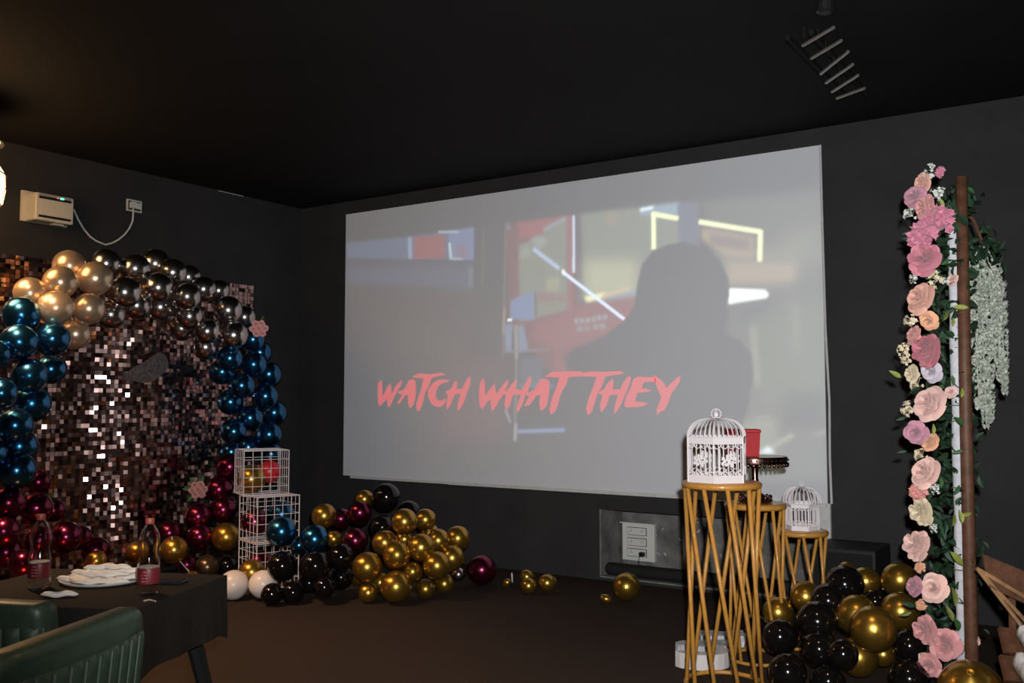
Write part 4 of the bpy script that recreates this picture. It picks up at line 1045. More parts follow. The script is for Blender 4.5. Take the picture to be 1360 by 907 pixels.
cp = [(-6.90, 4.19, 2.90), (-6.94, 4.25, 2.895), (-6.95, 4.30, 2.82), (-6.95, 4.349, 2.754), (-6.95, 4.40, 2.707), (-6.95, 4.456, 2.678), (-6.95, 4.536, 2.659), (-6.95, 4.60, 2.683), (-6.95, 4.656, 2.719),
      (-6.95, 4.71, 2.77), (-6.95, 4.751, 2.827), (-6.945, 4.775, 2.89), (-6.935, 4.772, 2.955), (-6.935, 4.771, 2.998)]
tag(MB().tube(cp, .0075, 6).build('power_cable', M_WHITE, None, True), 'white cable drooping between the wall unit and wall socket', 'cable')

# ------------------------------------------------------------------ paper lantern at the left edge
l = thing('paper_lantern', 'glowing cream drum lantern with thin wooden ribs hanging at the far left', 'lamp', (-6.245, 2.935, 2.61))
M_PAPER = mat('lit paper', (.8, .66, .45), .8, emit=(1.0, .60, .27), estr=7.5)
prof = [(.20, 0), (.30, .02), (.345, .06), (.36, .15), (.355, .24), (.32, .295), (.20, .315)]
sh_ = MB()
sh_.lathe([p for p in prof], 32)
sh_.f = [q for q in sh_.f if len(q) == 4]
sh_.build('shade', M_PAPER, l, True)
for zz, rr in ((.045, .334), (.235, .357)):
    MB().ring(rr, .005, zz, 36, 6).build('rib', M_WOODD, l)
for k in range(14):
    a = 2 * PI * k / 14
    MB().tube([(.342 * math.cos(a), .342 * math.sin(a), .05), (.364 * math.cos(a), .364 * math.sin(a), .15), (.360 * math.cos(a), .360 * math.sin(a), .24)], .003, 5).build('upright', M_WOODD, l)
MB().tube([(0, 0, .30), (0, 0, .46)], .004, 6).build('cord', M_DARK, l)
MB().lathe([(.0, .575), (.08, .572), (.20, .53), (.345, .44), (.340, .44), (.19, .52), (0, .555)], 28).build('top_cover', M_DARK, l, True)
MB().lathe([(.0, .442), (.31, .442), (.32, .452), (0, .458)], 24).build('upper_diffuser', mat('warm diffuser', (1, .8, .5), .5, emit=(1, .66, .34), estr=8), l, True)
MB().tube([(0, 0, .57), (0, 0, ZC - 2.61)], .004, 6).build('hanging_cord', M_DARK, l)

# ------------------------------------------------------------------ ceiling fixture
f = thing('ceiling_fixture', 'dark ceiling fixture with six slanting grey metal rods', 'fixture', (-1.36, 5.3, 3.16))
base = Vector((-1.36, 5.3, 3.16))
for a, b_ in RODS:
    a, b_ = Vector(a) - base, Vector(b_) - base
    MB().tube([a, b_], .009, 8).build('rod', M_STEEL, f)
rail = MB()
for dx in (-.07, .05):
    rail.bbox((dx - .012 - .02, -.58, .075), (dx + .012 - .02, .58, .10))
rail.build('rail', M_CEIL, f)
hg = MB()
for a, b_ in RODS:
    m_ = (Vector(a) + Vector(b_)) / 2 - base
    hg.tube([m_, (m_.x, m_.y, .08)], .005, 5)
for yy in (-.5, 0, .5):
    hg.tube([(-.03, yy, .09), (-.03, yy, ZC - 3.16)], .008, 6)
hg.build('hanger', M_CEIL, f)
MB().lathe([(.045, .158), (.045, .12), (.03, .11), (0, .11)], 16, (.14, -.72, 0)).build('ceiling_rose', M_DARK, f)

# ------------------------------------------------------------------ niche things
sb = thing('switch_box', 'white socket box with three outlets inside the concrete niche', 'socket', (-3.44, Y1 + ND, .265))
MB().rbox((0, -.022, 0), (.285, .044, .30), .004, 2).build('housing', M_WHITE, sb)
MB().box((0, -.045, .151), (.30, .05, .008)).build('top_lip', M_WHITE, sb)
for k, zz in enumerate((.085, .0, -.085)):
    g_ = MB()
    g_.box((-.01, -.0455, zz), (.172, .003, .064))
    o = g_.build('outlet_gap', M_DARK, sb)
    MB().box((-.01, -.048, zz), (.164, .006, .056)).build('outlet_plate', M_WHITE, o)
    h_ = MB()
    for dx in (-.06, .04):
        for ddx, dz in ((0, .012), (-.008, 0), (.008, 0)):
            h_.box((dx + ddx, -.052, zz + dz), (.004, .003, .006))
    h_.build('socket_hole', M_DARK, o)
p = MB()
p.rbox((.045, -.068, -.09), (.045, .035, .032), .006)
p.tube([(.03, -.07, -.10), (.018, -.075, -.14), (.018, -.07, -.19), (.02, -.06, -.23)], .003, 5)
tag(p.build('plug', M_DARK, None, False, (-3.44, Y1 + ND, .265)), 'small black plug with thin wire in the lowest outlet of socket box', 'plug')
t_ = MB()
t_.lathe([(0, 0), (.03, .004), (.046, .02), (.05, .05), (.05, 1.62), (.046, 1.65), (0, 1.665)], 20)
t_.move(Matrix.Rotation(PI / 2, 4, 'Y'))
tag(t_.build('foam_tube', mat('black foam', (.009, .009, .009), .8), None, True, (NX0 + .02, Y1 + .075, .0825)), 'long black round tube lying in the concrete niche', 'tube')

# ------------------------------------------------------------------ wire cubes
S = .343
def wire_cube(name, label, near, ang, z0):
    a = R(ang)
    er, el = Vector((math.cos(a), math.sin(a), 0)), Vector((-math.sin(a), math.cos(a), 0))
    c = Vector((near[0], near[1], 0)) + (er + el) * S / 2
    t = thing(name, label, 'wire cube', (c.x, c.y, z0), a, 'stacked white wire cubes')
    h = S / 2 - .004
    f = MB()
    for zz in (.006, S - .004):
        f.tube([(-h, -h, zz), (h, -h, zz), (h, h, zz), (-h, h, zz)], .0042, 6, closed=True)
    for sx in (-1, 1):
        for sy in (-1, 1):
            f.tube([(sx * h, sy * h, .004), (sx * h, sy * h, S - .002)], .0042, 6)
    f.build('frame', M_WIRE, t)
    cell = 2 * h / 5
    for k in range(4):
        g = MB()
        for i in range(1, 5):
            g.tube([(-h + i * cell, -h, .006), (-h + i * cell, -h, S - .004)], .0024, 5)
            g.tube([(-h, -h, .006 + i * (S - .01) / 5), (h, -h, .006 + i * (S - .01) / 5)], .0024, 5)
        g.move(Matrix.Rotation(k * PI / 2, 4, 'Z'))
        g.build('grid_panel', M_WIRE, t)
    g = MB()
    for i in range(1, 5):
        g.tube([(-h + i * cell, -h, S - .004), (-h + i * cell, h, S - .004)], .0024, 5)
        g.tube([(-h, -h + i * cell, S - .004), (h, -h + i * cell, S - .004)], .0024, 5)
    g.build('grid_panel', M_WIRE, t)
    return t
wire_cube('wire_cube', 'lowest of three stacked white wire grid cubes', (-5.505, 4.885), 71.7, 0)
wire_cube('wire_cube', 'middle one of three stacked white wire grid cubes', (-5.505, 4.885), 71.7, S + .001)
wire_cube('wire_cube', 'topmost of three stacked white wire grid cubes', (-5.60, 4.83), 60.6, 2 * S + .002)

# ------------------------------------------------------------------ plinth stands
def stand(label, x, y, rad, h, nrod, rz):
    t = thing('display_stand', label, 'stand', (x, y, 0), rz, 'mustard gold lattice stands')
    rt = .011 if rad > .18 else .009
    MB().lathe([(0, h - .014), (rad - .018, h - .014), (rad - .018, h), (0, h)], 48).build('round_top', M_YELLOW, t, 'angle')
    MB().ring(rad - .013, .0165, h - .0165, 56, 10).build('top_ring', M_YELLOW, t, True)
    MB().ring(rad - .006, rt, rt, 48, 8).build('base_ring', M_YELLOW, t, True)
    for k in range(nrod):
        a0 = 2 * PI * k / nrod
        a1 = a0 + R(50)
        r_ = rad - .012
        MB().tube([(r_ * math.cos(a1), r_ * math.sin(a1), rt), (r_ * math.cos(a0), r_ * math.sin(a0), h - .03)], .0108 if rad > .18 else .0092, 8).build('rod', M_YELLOW, t, True)
    return t
stand('tallest mustard gold lattice stand carrying the larger white birdcage', -1.777, 4.574, .195, 1.0, 10, R(12))
stand('middle mustard gold lattice stand carrying the dark cake stand', -1.80, 5.13, .165, .845, 9, R(5))
stand('shortest mustard gold lattice stand carrying the smaller white birdcage', -1.676, 5.557, .145, .66, 8, R(20))

# ------------------------------------------------------------------ birdcages
def birdcage(label, loc, rz, rad, hb, hd, eave, nb):
    t = thing('birdcage', label, 'birdcage', loc, rz, 'white birdcages on stands')
    n = 6
    cor = [Vector((rad * math.cos(2 * PI * k / n), rad * math.sin(2 * PI * k / n), 0)) for k in range(n)]
    b = MB()
    bh = hb * .17
    for k in range(n):
        a, c = cor[k], cor[(k + 1) % n]
        d = (c - a)
        ang = math.atan2(d.y, d.x)
        mid = (a + c) / 2
        b.box((mid.x, mid.y, bh / 2), (d.length, .004, bh), Matrix.Rotation(ang, 3, 'Z'))
    poly = [(p.x, p.y) for p in cor]
    b.prism(poly, 0, .006)
    b.build('base_band', M_CAGE, t)
    tb = MB()
    th = hb * .15
    for k in range(n):
        a, c = cor[k], cor[(k + 1) % n]
        d = (c - a)
        mid = (a + c) / 2
        tb.box((mid.x, mid.y, hb - th / 2), (d.length, .004, th), Matrix.Rotation(math.atan2(d.y, d.x), 3, 'Z'))
        if eave:
            tb.tube([a * 1.16 + Vector((0, 0, hb)), c * 1.16 + Vector((0, 0, hb))], .004, 5)
    tb.build('top_band', M_CAGE, t)
    sc = MB()
    for k in range(n):
        a, c = cor[k], cor[(k + 1) % n]
        d = c - a
        m_ = 4
        for i in range(m_):
            p0 = a + d * (i / m_)
            p1 = a + d * ((i + 1) / m_)
            for zz, sg in ((bh, 1), (hb - th, -1)):
                pts = []
                for q in range(7):
                    w_ = PI * q / 6
                    pm = (p0 + p1) / 2 + (p1 - p0) / 2 * -math.cos(w_)
                    pts.append(Vector((pm.x, pm.y, zz + sg * d.length / m_ * .55 * math.sin(w_))))
                sc.tube(pts, .0026, 4)
    tag(sc.build('scallop_edge', M_CAGE, t), kind='stuff')
    for k in range(n):
        MB().tube([cor[k], cor[k] + Vector((0, 0, hb))], .0045, 6).build('corner_post', M_CAGE, t)
    for k in range(n):
        w = MB()
        a, c = cor[k], cor[(k + 1) % n]
        for i in range(1, nb):
            p = a + (c - a) * i / nb
            w.tube([(p.x, p.y, bh), (p.x, p.y, hb - th)], .0026, 5)
        w.build('side_bars', M_CAGE, t)
        # pierced flower ornament in the middle of the side
        if not eave:
            d = (c - a).normalized()
            mid = (a + c) / 2 * 1.01
            orn = MB()
            random.seed(k)
            for q in range(13):
                an = 2.4 * q
                rr = .0085 * math.sqrt(q)
                ctr = mid + d * rr * math.cos(an) * 1.25 + Vector((0, 0, hb * .50 + rr * math.sin(an)))
                for s5 in range(5):
                    aa = 2 * PI * s5 / 5 + q
                    e1 = d * math.cos(aa) * .011 + Vector((0, 0, math.sin(aa) * .011))
                    e2 = d * -math.sin(aa) * .005 + Vector((0, 0, math.cos(aa) * .005))
                    nn = mid.normalized() * .003
                    orn.add([ctr + nn, ctr + e1 * .6 + e2 + nn, ctr + e1 + nn * 2, ctr + e1 * .6 - e2 + nn], [(0, 1, 2, 3)])
            orn.build('flower_ornament', M_CAGE, t)
    ea = 1.16 if eave else 1.02
    dome = []
    for k in range(n):
        for i in range(nb if not eave else 4):
            nbb = nb if not eave else 4
            p = (cor[k] + (cor[(k + 1) % n] - cor[k]) * i / nbb) * ea
            pts = []
            for q in range(9):
                tt = q / 8
                rr = math.cos(tt * PI / 2) ** .75 * .94 + .06
                pts.append((p.x * rr, p.y * rr, hb + hd * math.sin(tt * PI / 2)))
            MB().tube(pts, .0026 if i else .0036, 5).build('dome_rib', M_CAGE, t)
    MB().tube([(p.x * ea, p.y * ea, hb) for p in cor], .0042, 6, closed=True).build('eave_ring', M_CAGE, t)
    top = hb + hd
    k_ = rad / .155
    MB().lathe([(0, top - .004), (.022 * k_, top - .002), (.024 * k_, top + .004), (.012 * k_, top + .01), (.012 * k_, top + .022 * k_), (.016 * k_, top + .026 * k_), (.007 * k_, top + .034 * k_), (0, top + .044 * k_)], 14).build('finial', M_CAGE, t, 'angle')
    rg = MB().tube([(.024 * k_ * math.cos(2 * PI * q / 20), 0, top + .022 * k_ + .024 * k_ * math.sin(2 * PI * q / 20)) for q in range(20)], .0028, 5, closed=True)
    rg.move(Matrix.Rotation(-rz + R(30), 4, 'Z'))
    rg.build('hanging_ring', M_CAGE, t)
    return t
birdcage('larger white birdcage with domed top on the tallest gold stand', (-1.785, 4.535, 1.001), R(-14), .153, .222, .092, False, 6)
birdcage('smaller white birdcage with flared eaves on the shortest gold stand', (-1.67, 5.55, .661), R(8), .092, .150, .095, True, 5)

# cake stand and red box
cs = thing('cake_stand', 'dark metal cake stand with beaded drip edge on middle gold stand', 'cake stand', (-1.80, 5.13, .846))
M_BRONZE = mat('dark bronze mirror metal', (.20, .115, .095), .22, 1.0, noise_amt=.2, noise_scale=60)
MB().lathe([(.055, 0), (.09, .004), (.095, .018), (.07, .032), (.035, .05), (.020, .08), (.026, .10), (.017, .13), (.020, .19), (.05, .212), (.0, .214)], 32).build('pedestal', M_BRONZE, cs, 'angle')
MB().lathe([(.0, .213), (.165, .213), (.172, .216), (.175, .246), (.172, .252), (.0, .252)], 48).build('plate', M_BRONZE, cs, 'angle')
bd = MB()
for k in range(40):
    a = 2 * PI * k / 40
    bd.lathe([(0, -.020), (.006, -.014), (.008, -.006), (.005, .004), (.0, .006)], 6, (.176 * math.cos(a), .176 * math.sin(a), .214))
    bd.lathe([(0, -.006), (.005, -.003), (.006, .002), (0, .006)], 6, (.178 * math.cos(a + .08), .178 * math.sin(a + .08), .234))
bd.build('bead_drops', M_BRONZE, cs, True)
cf = MB()
for k in range(12):
    a = 2 * PI * k / 12
    cf.lathe([(0, -.012), (.010, -.006), (.012, .004), (0, .014)], 6, (.082 * math.cos(a), .082 * math.sin(a), .030))
cf.build('foot_beads', M_BRONZE, cs, True)
rb_ = thing('gift_box', 'red velvet box with flared lid standing on the cake stand', 'box', (-1.862, 5.10, 1.099), R(28))
M_RED = mat('red velvet', (.44, .006, .012), .6, noise_amt=.15, noise_scale=30)
MB().add([(-.085, -.06, 0), (.085, -.06, 0), (.085, .06, 0), (-.085, .06, 0), (-.092, -.065, .128), (.092, -.065, .128), (.092, .065, .128), (-.092, .065, .128)],
         [(3, 2, 1, 0), (4, 5, 6, 7), (0, 1, 5, 4), (1, 2, 6, 5), (2, 3, 7, 6), (3, 0, 4, 7)]).build('body', M_RED, rb_)
MB().rbox((0, 0, .137), (.192, .138, .018), .006).build('lid', M_RED, rb_)
MB().box((.0, 0, .064), (.022, .137, .129)).build('band', mat('darker red ribbon', (.25, .006, .012), .5), rb_)

# ------------------------------------------------------------------ foam letters and speaker on the floor
g = MB()
out = []
for k in range(13):
    a = R(200 + 200 * k / 12)
    out.append((.15 * math.cos(a), .12 * math.sin(a)))
inn = [(x * .52, y * .42) for x, y in reversed(out)]
g.prism(out + inn, 0, .08)
tag(g.build('foam_letter', mat('white foam', (.66, .62, .60), .6), None, False, (-2.015, 4.86, 0), (0, 0, R(30))), 'curved white foam letter lying nearest the tallest gold stand', 'foam letter', 'white foam letters')
g = MB()
cap = [(.13 * math.cos(R(90 + 180 * k / 10)) - .02, .075 * math.sin(R(90 + 180 * k / 10))) for k in range(11)]
g.prism(cap + [(.16, -.075), (.16, .075)], 0, .055)
tag(g.build('foam_letter', M_MARBLE, None, False, (-2.10, 5.08, 0), (0, 0, R(35))), 'round ended marbled white foam letter on the floor, leftmost of three', 'foam letter', 'white foam letters')
g = MB()
g.prism([(-.13, -.05), (.14, -.05), (.14, .09), (.06, .09), (.06, .06), (-.02, .06), (-.02, .09), (-.13, .09)], 0, .065)
tag(g.build('foam_letter', M_MARBLE, None, False, (-2.07, 5.30, .0), (0, 0, R(33))), 'blocky marbled white foam letter on the floor, farthest back', 'foam letter', 'white foam letters')
sp = thing('speaker', 'low black box speaker by the wall right of the screen', 'speaker', (-1.62, 6.42, 0))
M_SPK = mat('black speaker vinyl', (.013, .013, .013), .6)
MB().rbox((0, 0, .235), (.40, .42, .47), .012).build('cabinet', M_SPK, sp)
MB().box((0, -.214, .235), (.36, .012, .42)).build('grille', mat('black speaker cloth', (.009, .009, .009), .9, bump=.4, bump_scale=400), sp)

# ------------------------------------------------------------------ table with black cloth
TA = math.atan2(-.925, .38)              # long edge turned in the room
tw_, td_ = .74, .60
tc = Vector((-2.78, 2.14, 0)) + Vector((-.925, -.38, 0)) * (tw_ / 2)
trz = math.atan2(.38, .925)
tb = thing('table', 'small table with splayed black legs under a black cloth', 'table', (tc.x, tc.y, 0), trz)
MB().rbox((0, 0, .73), (tw_ - .01, td_ - .01, .03), .02).build('table_top', M_DARK, tb)
for sx in (-1, 1):
    for sy in (-1, 1):
        x0, y0 = sx * (tw_ / 2 - .12), sy * (td_ / 2 - .10)
        MB().tube([(x0, y0, .715), (x0 + sx * .10, y0 + sy * .17, .0)], [.035, .022], 8).build('leg', M_DARK, tb)
cl = MB()
nu, drop = 14, .205
ringp = []
hw_, hd_ = tw_ / 2 + .004, td_ / 2 + .004
per = []
for (x0, y0, x1, y1) in ((-hw_, -hd_, hw_, -hd_), (hw_, -hd_, hw_, hd_), (hw_, hd_, -hw_, hd_), (-hw_, hd_, -hw_, -hd_)):
    for k in range(nu):
        t = k / nu
        nx, ny = (y1 - y0), -(x1 - x0)
        ln = math.hypot(nx, ny)
        per.append((x0 + (x1 - x0) * t, y0 + (y1 - y0) * t, nx / ln, ny / ln, t))
vs, fs = [], []
NP = len(per)
for lv in range(5):
    q = lv / 4
    for i, (x, y, nx, ny, t) in enumerate(per):
        fold = .006 * math.sin(t * 2 * PI * 3) * q
        cr = max(0, 1 - min(t, 1 - t) * 9)
        vs.append((x + nx * (.004 + .012 * q + fold), y + ny * (.004 + .012 * q + fold), .7475 - drop * q - .03 * cr * q))
for lv in range(4):
    for i in range(NP):
        j = (i + 1) % NP
        fs.append((lv * NP + j, lv * NP + i, (lv + 1) * NP + i, (lv + 1) * NP + j))
fs.append(tuple(range(NP)))
cl.add(vs, fs)
tag(cl.build('tablecloth', M_CLOTH, None, False, (tc.x, tc.y, 0), (0, 0, trz)), 'black tablecloth draped over the small table at left', 'tablecloth')
ZT = .7478

def bottle(label, x, y):
    t = thing('water_bottle', label, 'bottle', (x, y, ZT), 0, 'water bottles on the black table')
    M_PET = mat('clear plastic', (.95, .96, .96), .06, trans=1.0, ior=1.18, spec=.6)
    k = 1.04
    prof = [(.0, .004), (.020, .004), (.030, 0), (.0355, .006), (.0365, .02), (.034, .03), (.0345, .036), (.0345, .088), (.0355, .094), (.0345, .105), (.031, .120), (.0295, .135), (.031, .150), (.0335, .165), (.0335, .178), (.030, .195), (.022, .212), (.014, .223), (.0125, .228), (.0125, .236)]
    pr = [(r * k, z * k) for r, z in prof]
    inner = [(max(0.0, r - .0012) if r > .001 else 0.0, z + (.0015 if r < .03 and z < .01 else 0)) for r, z in reversed(pr)]
    MB().lathe(pr + inner, 28).build('body', M_PET, t, True)
    MB().lathe([(.0352 * k, .036 * k), (.0356 * k, .038 * k), (.0356 * k, .084 * k), (.0352 * k, .086 * k)], 28).build('label_wrap', mat('red bottle label', (.15, .016, .02), .4, noise_amt=.12, noise_scale=14), t, True)
    lb = MB()
    for q in range(4):
        a0 = -.9 + rzl
        for i in range(5):
            aa, ab = a0 + i * .11, a0 + (i + 1) * .11 - .015
            z0 = (.044 + q * .010) * k
            rr = .0362 * k
            if (i + q) % 4 == 3:
                continue
            lb.add([(rr * math.cos(aa), rr * math.sin(aa), z0), (rr * math.cos(ab), rr * math.sin(ab), z0), (rr * math.cos(ab), rr * math.sin(ab), z0 + .004), (rr * math.cos(aa), rr * math.sin(aa), z0 + .004)], [(0, 1, 2, 3)])
    lb.build('label_print', mat('pale pink print', (.36, .13, .13), .5), t)
    MB().lathe([(.0342 * k - .002, .0865 * k), (.0342 * k - .002, .0895 * k), (0, .0895 * k)], 24).build('froth', mat('white froth', (.7, .7, .7), .5), t)
    MB().lathe([(.0138, .236), (.0148, .238), (.0148, .252), (.0135, .255), (0, .255)], 20).build('cap', mat('red cap', (.35, .07, .045), .4), t, 'angle')
    return t
rzl = -.35
bottle('clear water bottle with red label left of the tray on black table', -3.242, 1.897)
bottle('clear water bottle with red label right of the tray on black table', -2.833, 2.043)

tr = thing('serving_tray', 'round clear serving tray heaped with white packets on black table', 'tray', (-3.17, 2.10, ZT))
MB().lathe([(0, .002), (.12, .002), (.135, .006), (.150, .014), (.152, .014), (.137, .003), (.12, 0), (0, 0)], 40).build('dish', mat('frosted clear plastic', (.6, .58, .55), .3, alpha=.75), tr, True)
pk = MB()
nseg = 10
vs, fs = [], []
for i in range(nseg + 1):
    t = i / nseg
    wv = (math.sin(PI * t) ** .35) if 0 < t < 1 else .15
    for k in range(8):
        a = 2 * PI * k / 8
        vs.append((-.06 + .12 * t, .017 * wv * math.cos(a), .0105 * wv * math.sin(a) + .0025 * math.sin(t * 11)))
for i in range(nseg):
    for k in range(8):
        fs.append((i * 8 + k, i * 8 + (k + 1) % 8, (i + 1) * 8 + (k + 1) % 8, (i + 1) * 8 + k))
fs += [tuple(range(7, -1, -1)), tuple(nseg * 8 + k for k in range(8))]
pk.add(vs, fs)
PKM = pk.mesh('white_packet', mat('white tissue paper', (.78, .72, .64), .7, noise_amt=.06, noise_scale=60), True)
random.seed(5)
SPOTS = [(-.075, -.075, 0), (-.02, -.085, 0), (.045, -.075, 0), (-.085, -.02, 0), (-.02, -.03, 0), (.05, -.02, 0), (.10, -.03, 0), (-.07, .035, 0), (0, .03, 0), (.065, .04, 0), (-.03, .085, 0), (.035, .09, 0),
         (-.055, -.03, 1), (.01, -.04, 1), (.06, -.01, 1), (-.045, .03, 1), (.015, .035, 1), (.05, .07, 1), (-.02, .0, 2), (.03, .03, 2)]
for i, (dx, dy, lv) in enumerate(SPOTS):
    o = obj('white_packet', PKM, None, (-3.17 + dx * 1.0, 2.10 + dy * 1.0, ZT + .0135 + lv * .018), (random.uniform(-.06, .06), 0, R(35) + random.gauss(0, .35)))
    lab = ['white paper packet in the bottom layer on the round clear tray', 'white paper packet in the middle layer on the round clear tray',
           'topmost white paper packet on the tray heap, the %s one' % ('left' if i == 18 else 'right')][lv]
    tag(o, lab, 'packet', 'white packets heaped on the tray')
o = obj('white_packet', PKM, None, (-3.03, 1.845, ZT + .011), (0, 0, R(42)))
tag(o, 'single white paper packet lying on the table beside the green chair', 'packet', 'white packets on the table')
tag(MB().rbox((0, 0, .005), (.075, .15, .009), .01).build('phone', mat('dark phone glass', (.012, .012, .013), .25), None, False, (-2.955, 2.20, ZT), (0, 0, R(-62))), 'dark phone lying behind the right water bottle', 'phone')
w_ = MB()
w_.tube([(0, 0, .003), (.015, .008, .006), (.03, .006, .003), (.04, -.004, .003)], .003, 5)
tag(w_.build('paper_scrap', mat('crumpled tan scrap', (.35, .24, .14), .7), None, False, (-2.735, 1.955, ZT), (0, 0, R(35))), 'tiny tan scrap near the table corner in front of right bottle', 'scrap')

# ------------------------------------------------------------------ green chairs
def chair(label, loc, rz, ht=.86, wd=.56, cr=.075):
    """local +Y is the way the sitter faces; back at -Y"""
    t = thing('green_chair', label, 'chair', loc, rz, 'green leatherette chairs')
    yb = -.26
    # back shell: rounded rectangle, gently curved, with padded rail
    def outline(w_, zt, zb, r, n=6):
        pts = [(-w_, zb), (w_, zb)]
        for k in range(n + 1):
            a = R(90 * k / n)
            pts.append((w_ - r + r * math.cos(a), zt - r + r * math.sin(a)))
        for k in range(n + 1):
            a = R(90 + 90 * k / n)
            pts.append((-w_ + r + r * math.cos(a), zt - r + r * math.sin(a)))
        return pts
    def slab(w_, zt, zb, r, y0, y1, bev):
        m = MB()
        po = outline(w_, zt, zb, r)
        n = len(po)
        cx_, cz_ = 0, (zt + zb) / 2
        lv = []
        for y, sh in ((y0, bev), (y0 + bev * .35, bev * .3), (y0 + bev, 0), (y1 - bev, 0), (y1 - bev * .35, bev * .3), (y1, bev)):
            ring_ = []
            for x, z in po:
                xx = x - sh * (1 if x > 0 else -1)
                zz = z - sh * (1 if z > cz_ else -1)
                ring_.append((xx, y + .10 * (xx / .3) ** 2 * .45 - (zz - .5) * .10, zz))
            lv.append(ring_)
        vs = [p for r_ in lv for p in r_]
        fs = []
        for j in range(5):
            for i in range(n):
                fs.append((j * n + i, j * n + (i + 1) % n, (j + 1) * n + (i + 1) % n, (j + 1) * n + i))
        fs.append(tuple(range(n - 1, -1, -1)))
        fs.append(tuple(5 * n + i for i in range(n)))
        m.add(vs, fs)
        return m
    slab(wd / 2, ht, .40, cr, yb - .035, yb + .055, .022).build('backrest', M_GREEN, t, 'angle')
    nch = 11
    zt, zb = ht - .074, .41
    w0 = wd / 2 - .012
    def curve(x, z):
        return yb - .035 + .10 * (x / .3) ** 2 * .45 - (z - .5) * .10
    for k in range(nch):
        m = MB()
        xa, xb = -w0 + 2 * w0 * k / nch, -w0 + 2 * w0 * (k + 1) / nch
        vs, fs = [], []
        for z, d0 in ((zt + .006, .0), (zt - .004, .7), (zt - .02, 1), (zb + .02, 1), (zb, 0)):
            for i in range(7):
                u_ = i / 6
                x = xa + (xb - xa) * u_
                vs.append((x, curve(x, z) + .003 - .012 * d0 * math.sin(PI * u_) ** .6, z))
        for j in range(4):
            for i in range(6):
                q = j * 7 + i
                fs.append((q, q + 7, q + 8, q + 1))
        m.add(vs, fs)
        m.build('back_channel', M_GREEN, t, True)
        if k:
            MB().tube([(xa, curve(xa, z) - .004, z) for z in (zt, zt - .1, zb + .1, zb)], .0016, 5).build('piping', M_PIPING, t)
    sw = [(w0 + .008) * s for s in (1,)]
    MB().tube([(wd / 2 - .004, curve(wd / 2, z) + .012, z) for z in (ht - .07, ht - .12, .6, .42)], .0022, 5).build('piping', M_PIPING, t)
    MB().rbox((0, .02, .43), (wd - .04, .52, .10), .06, 4).build('seat', M_GREEN, t, 'angle')
    for sx in (-1, 1):
        for sy in (-1, 1):
            MB().tube([(sx * .20, sy * .19, .39), (sx * .23, sy * .23, 0)], [.018, .011], 8).build('leg', M_DARK, t)
    return t
# back outer face runs along the table's right side
chair('green leatherette chair with channel stitched back in the lower left corner', (-2.46, 1.285, 0), math.atan2(.38, .925) + PI / 2, .845, .60)
chair('green leatherette chair partly hidden at the left edge behind the nearer chair', (-3.06, 1.73, 0), math.atan2(.38, .925), .81, .58, .03)

# ------------------------------------------------------------------ flower frame at the right
FB = Vector((-.706, 4.90, 0))
ff = thing('flower_frame', 'tall wooden frame dressed with pink silk roses and greenery at right', 'flower frame', FB)
def loc_(p): return Vector(p) - FB
MB().tube([loc_((-.706, 4.90, 0)), loc_((-.70, 4.87, .3)), loc_((-.688, 4.817, 1.305)), loc_((-.667, 4.748, 2.43))], [.030, .030, .028, .026], 10).build('front_post', M_WOODD, ff, True)
MB().tube([loc_((-.835, 5.80, 0)), loc_((-.83, 5.78, 1.3)), loc_((-.812, 5.74, 2.36))], .022, 8).build('rear_post', M_WOODD, ff, True)
MB().tube([loc_((-.672, 4.77, 2.395)), loc_((-.812, 5.74, 2.345))], .02, 8).build('top_bar', M_WOODD, ff, True)
MB().tube([loc_((-.712, 4.92, .12)), loc_((-.835, 5.80, .12))], .02, 8).build('lower_bar', M_WOODD, ff, True)
wp = MB()
pts = []
for k in range(15):
    z = .10 + 2.2 * k / 14
    pts.append(loc_((-.748 + .036 * (z / 2.4), 4.915 - .055 * z, z)))
wp.tube(pts, [.026 + .003 * math.sin(k * 2.1) for k in range(15)], 9)
wp.build('white_wrap', M_FABRIC, ff, True)
for zz in (.25, .62, 1.0, 1.38):
    MB().ring(.0285, .003, 0, 12, 4).build('wrap_tie', mat('grey tie', (.2, .2, .2), .7), ff, False, loc_((-.748 + .036 * (zz / 2.4), 4.915 - .055 * zz, zz)))
random.seed(8)
for i, (kind, c, x, y, z, r) in enumerate(FLOWERS):
    fc = Vector((random.uniform(-.9, -.15), -.8, random.uniform(-.25, .5))).normalized()
    q = Vector((0, 0, 1)).rotation_difference(fc)
    nm = {'rose': 'rose_bloom', 'peony': 'peony_bloom', 'carnation': 'carnation_bloom', 'filler': 'filler_sprig'}[kind]
    o = obj(nm, flower_mesh(kind, c, i), ff, loc_((x, y, z)))
    o.rotation_mode = 'QUATERNION'
    o.rotation_quaternion = q @ Quaternion((0, 0, 1), random.uniform(0, 6.28))
    o.scale = (r * 1.16, r * 1.16, r * 1.5)
LM = {}
for tone, c in LEAFC.items():
    m = MB()
    leaf_mb(m, Matrix.Identity(4), 1.0)
    LM[tone] = m.mesh('leaf_' + tone, mat('silk leaf ' + tone, c, .55, noise_amt=.2, noise_scale=5), True)
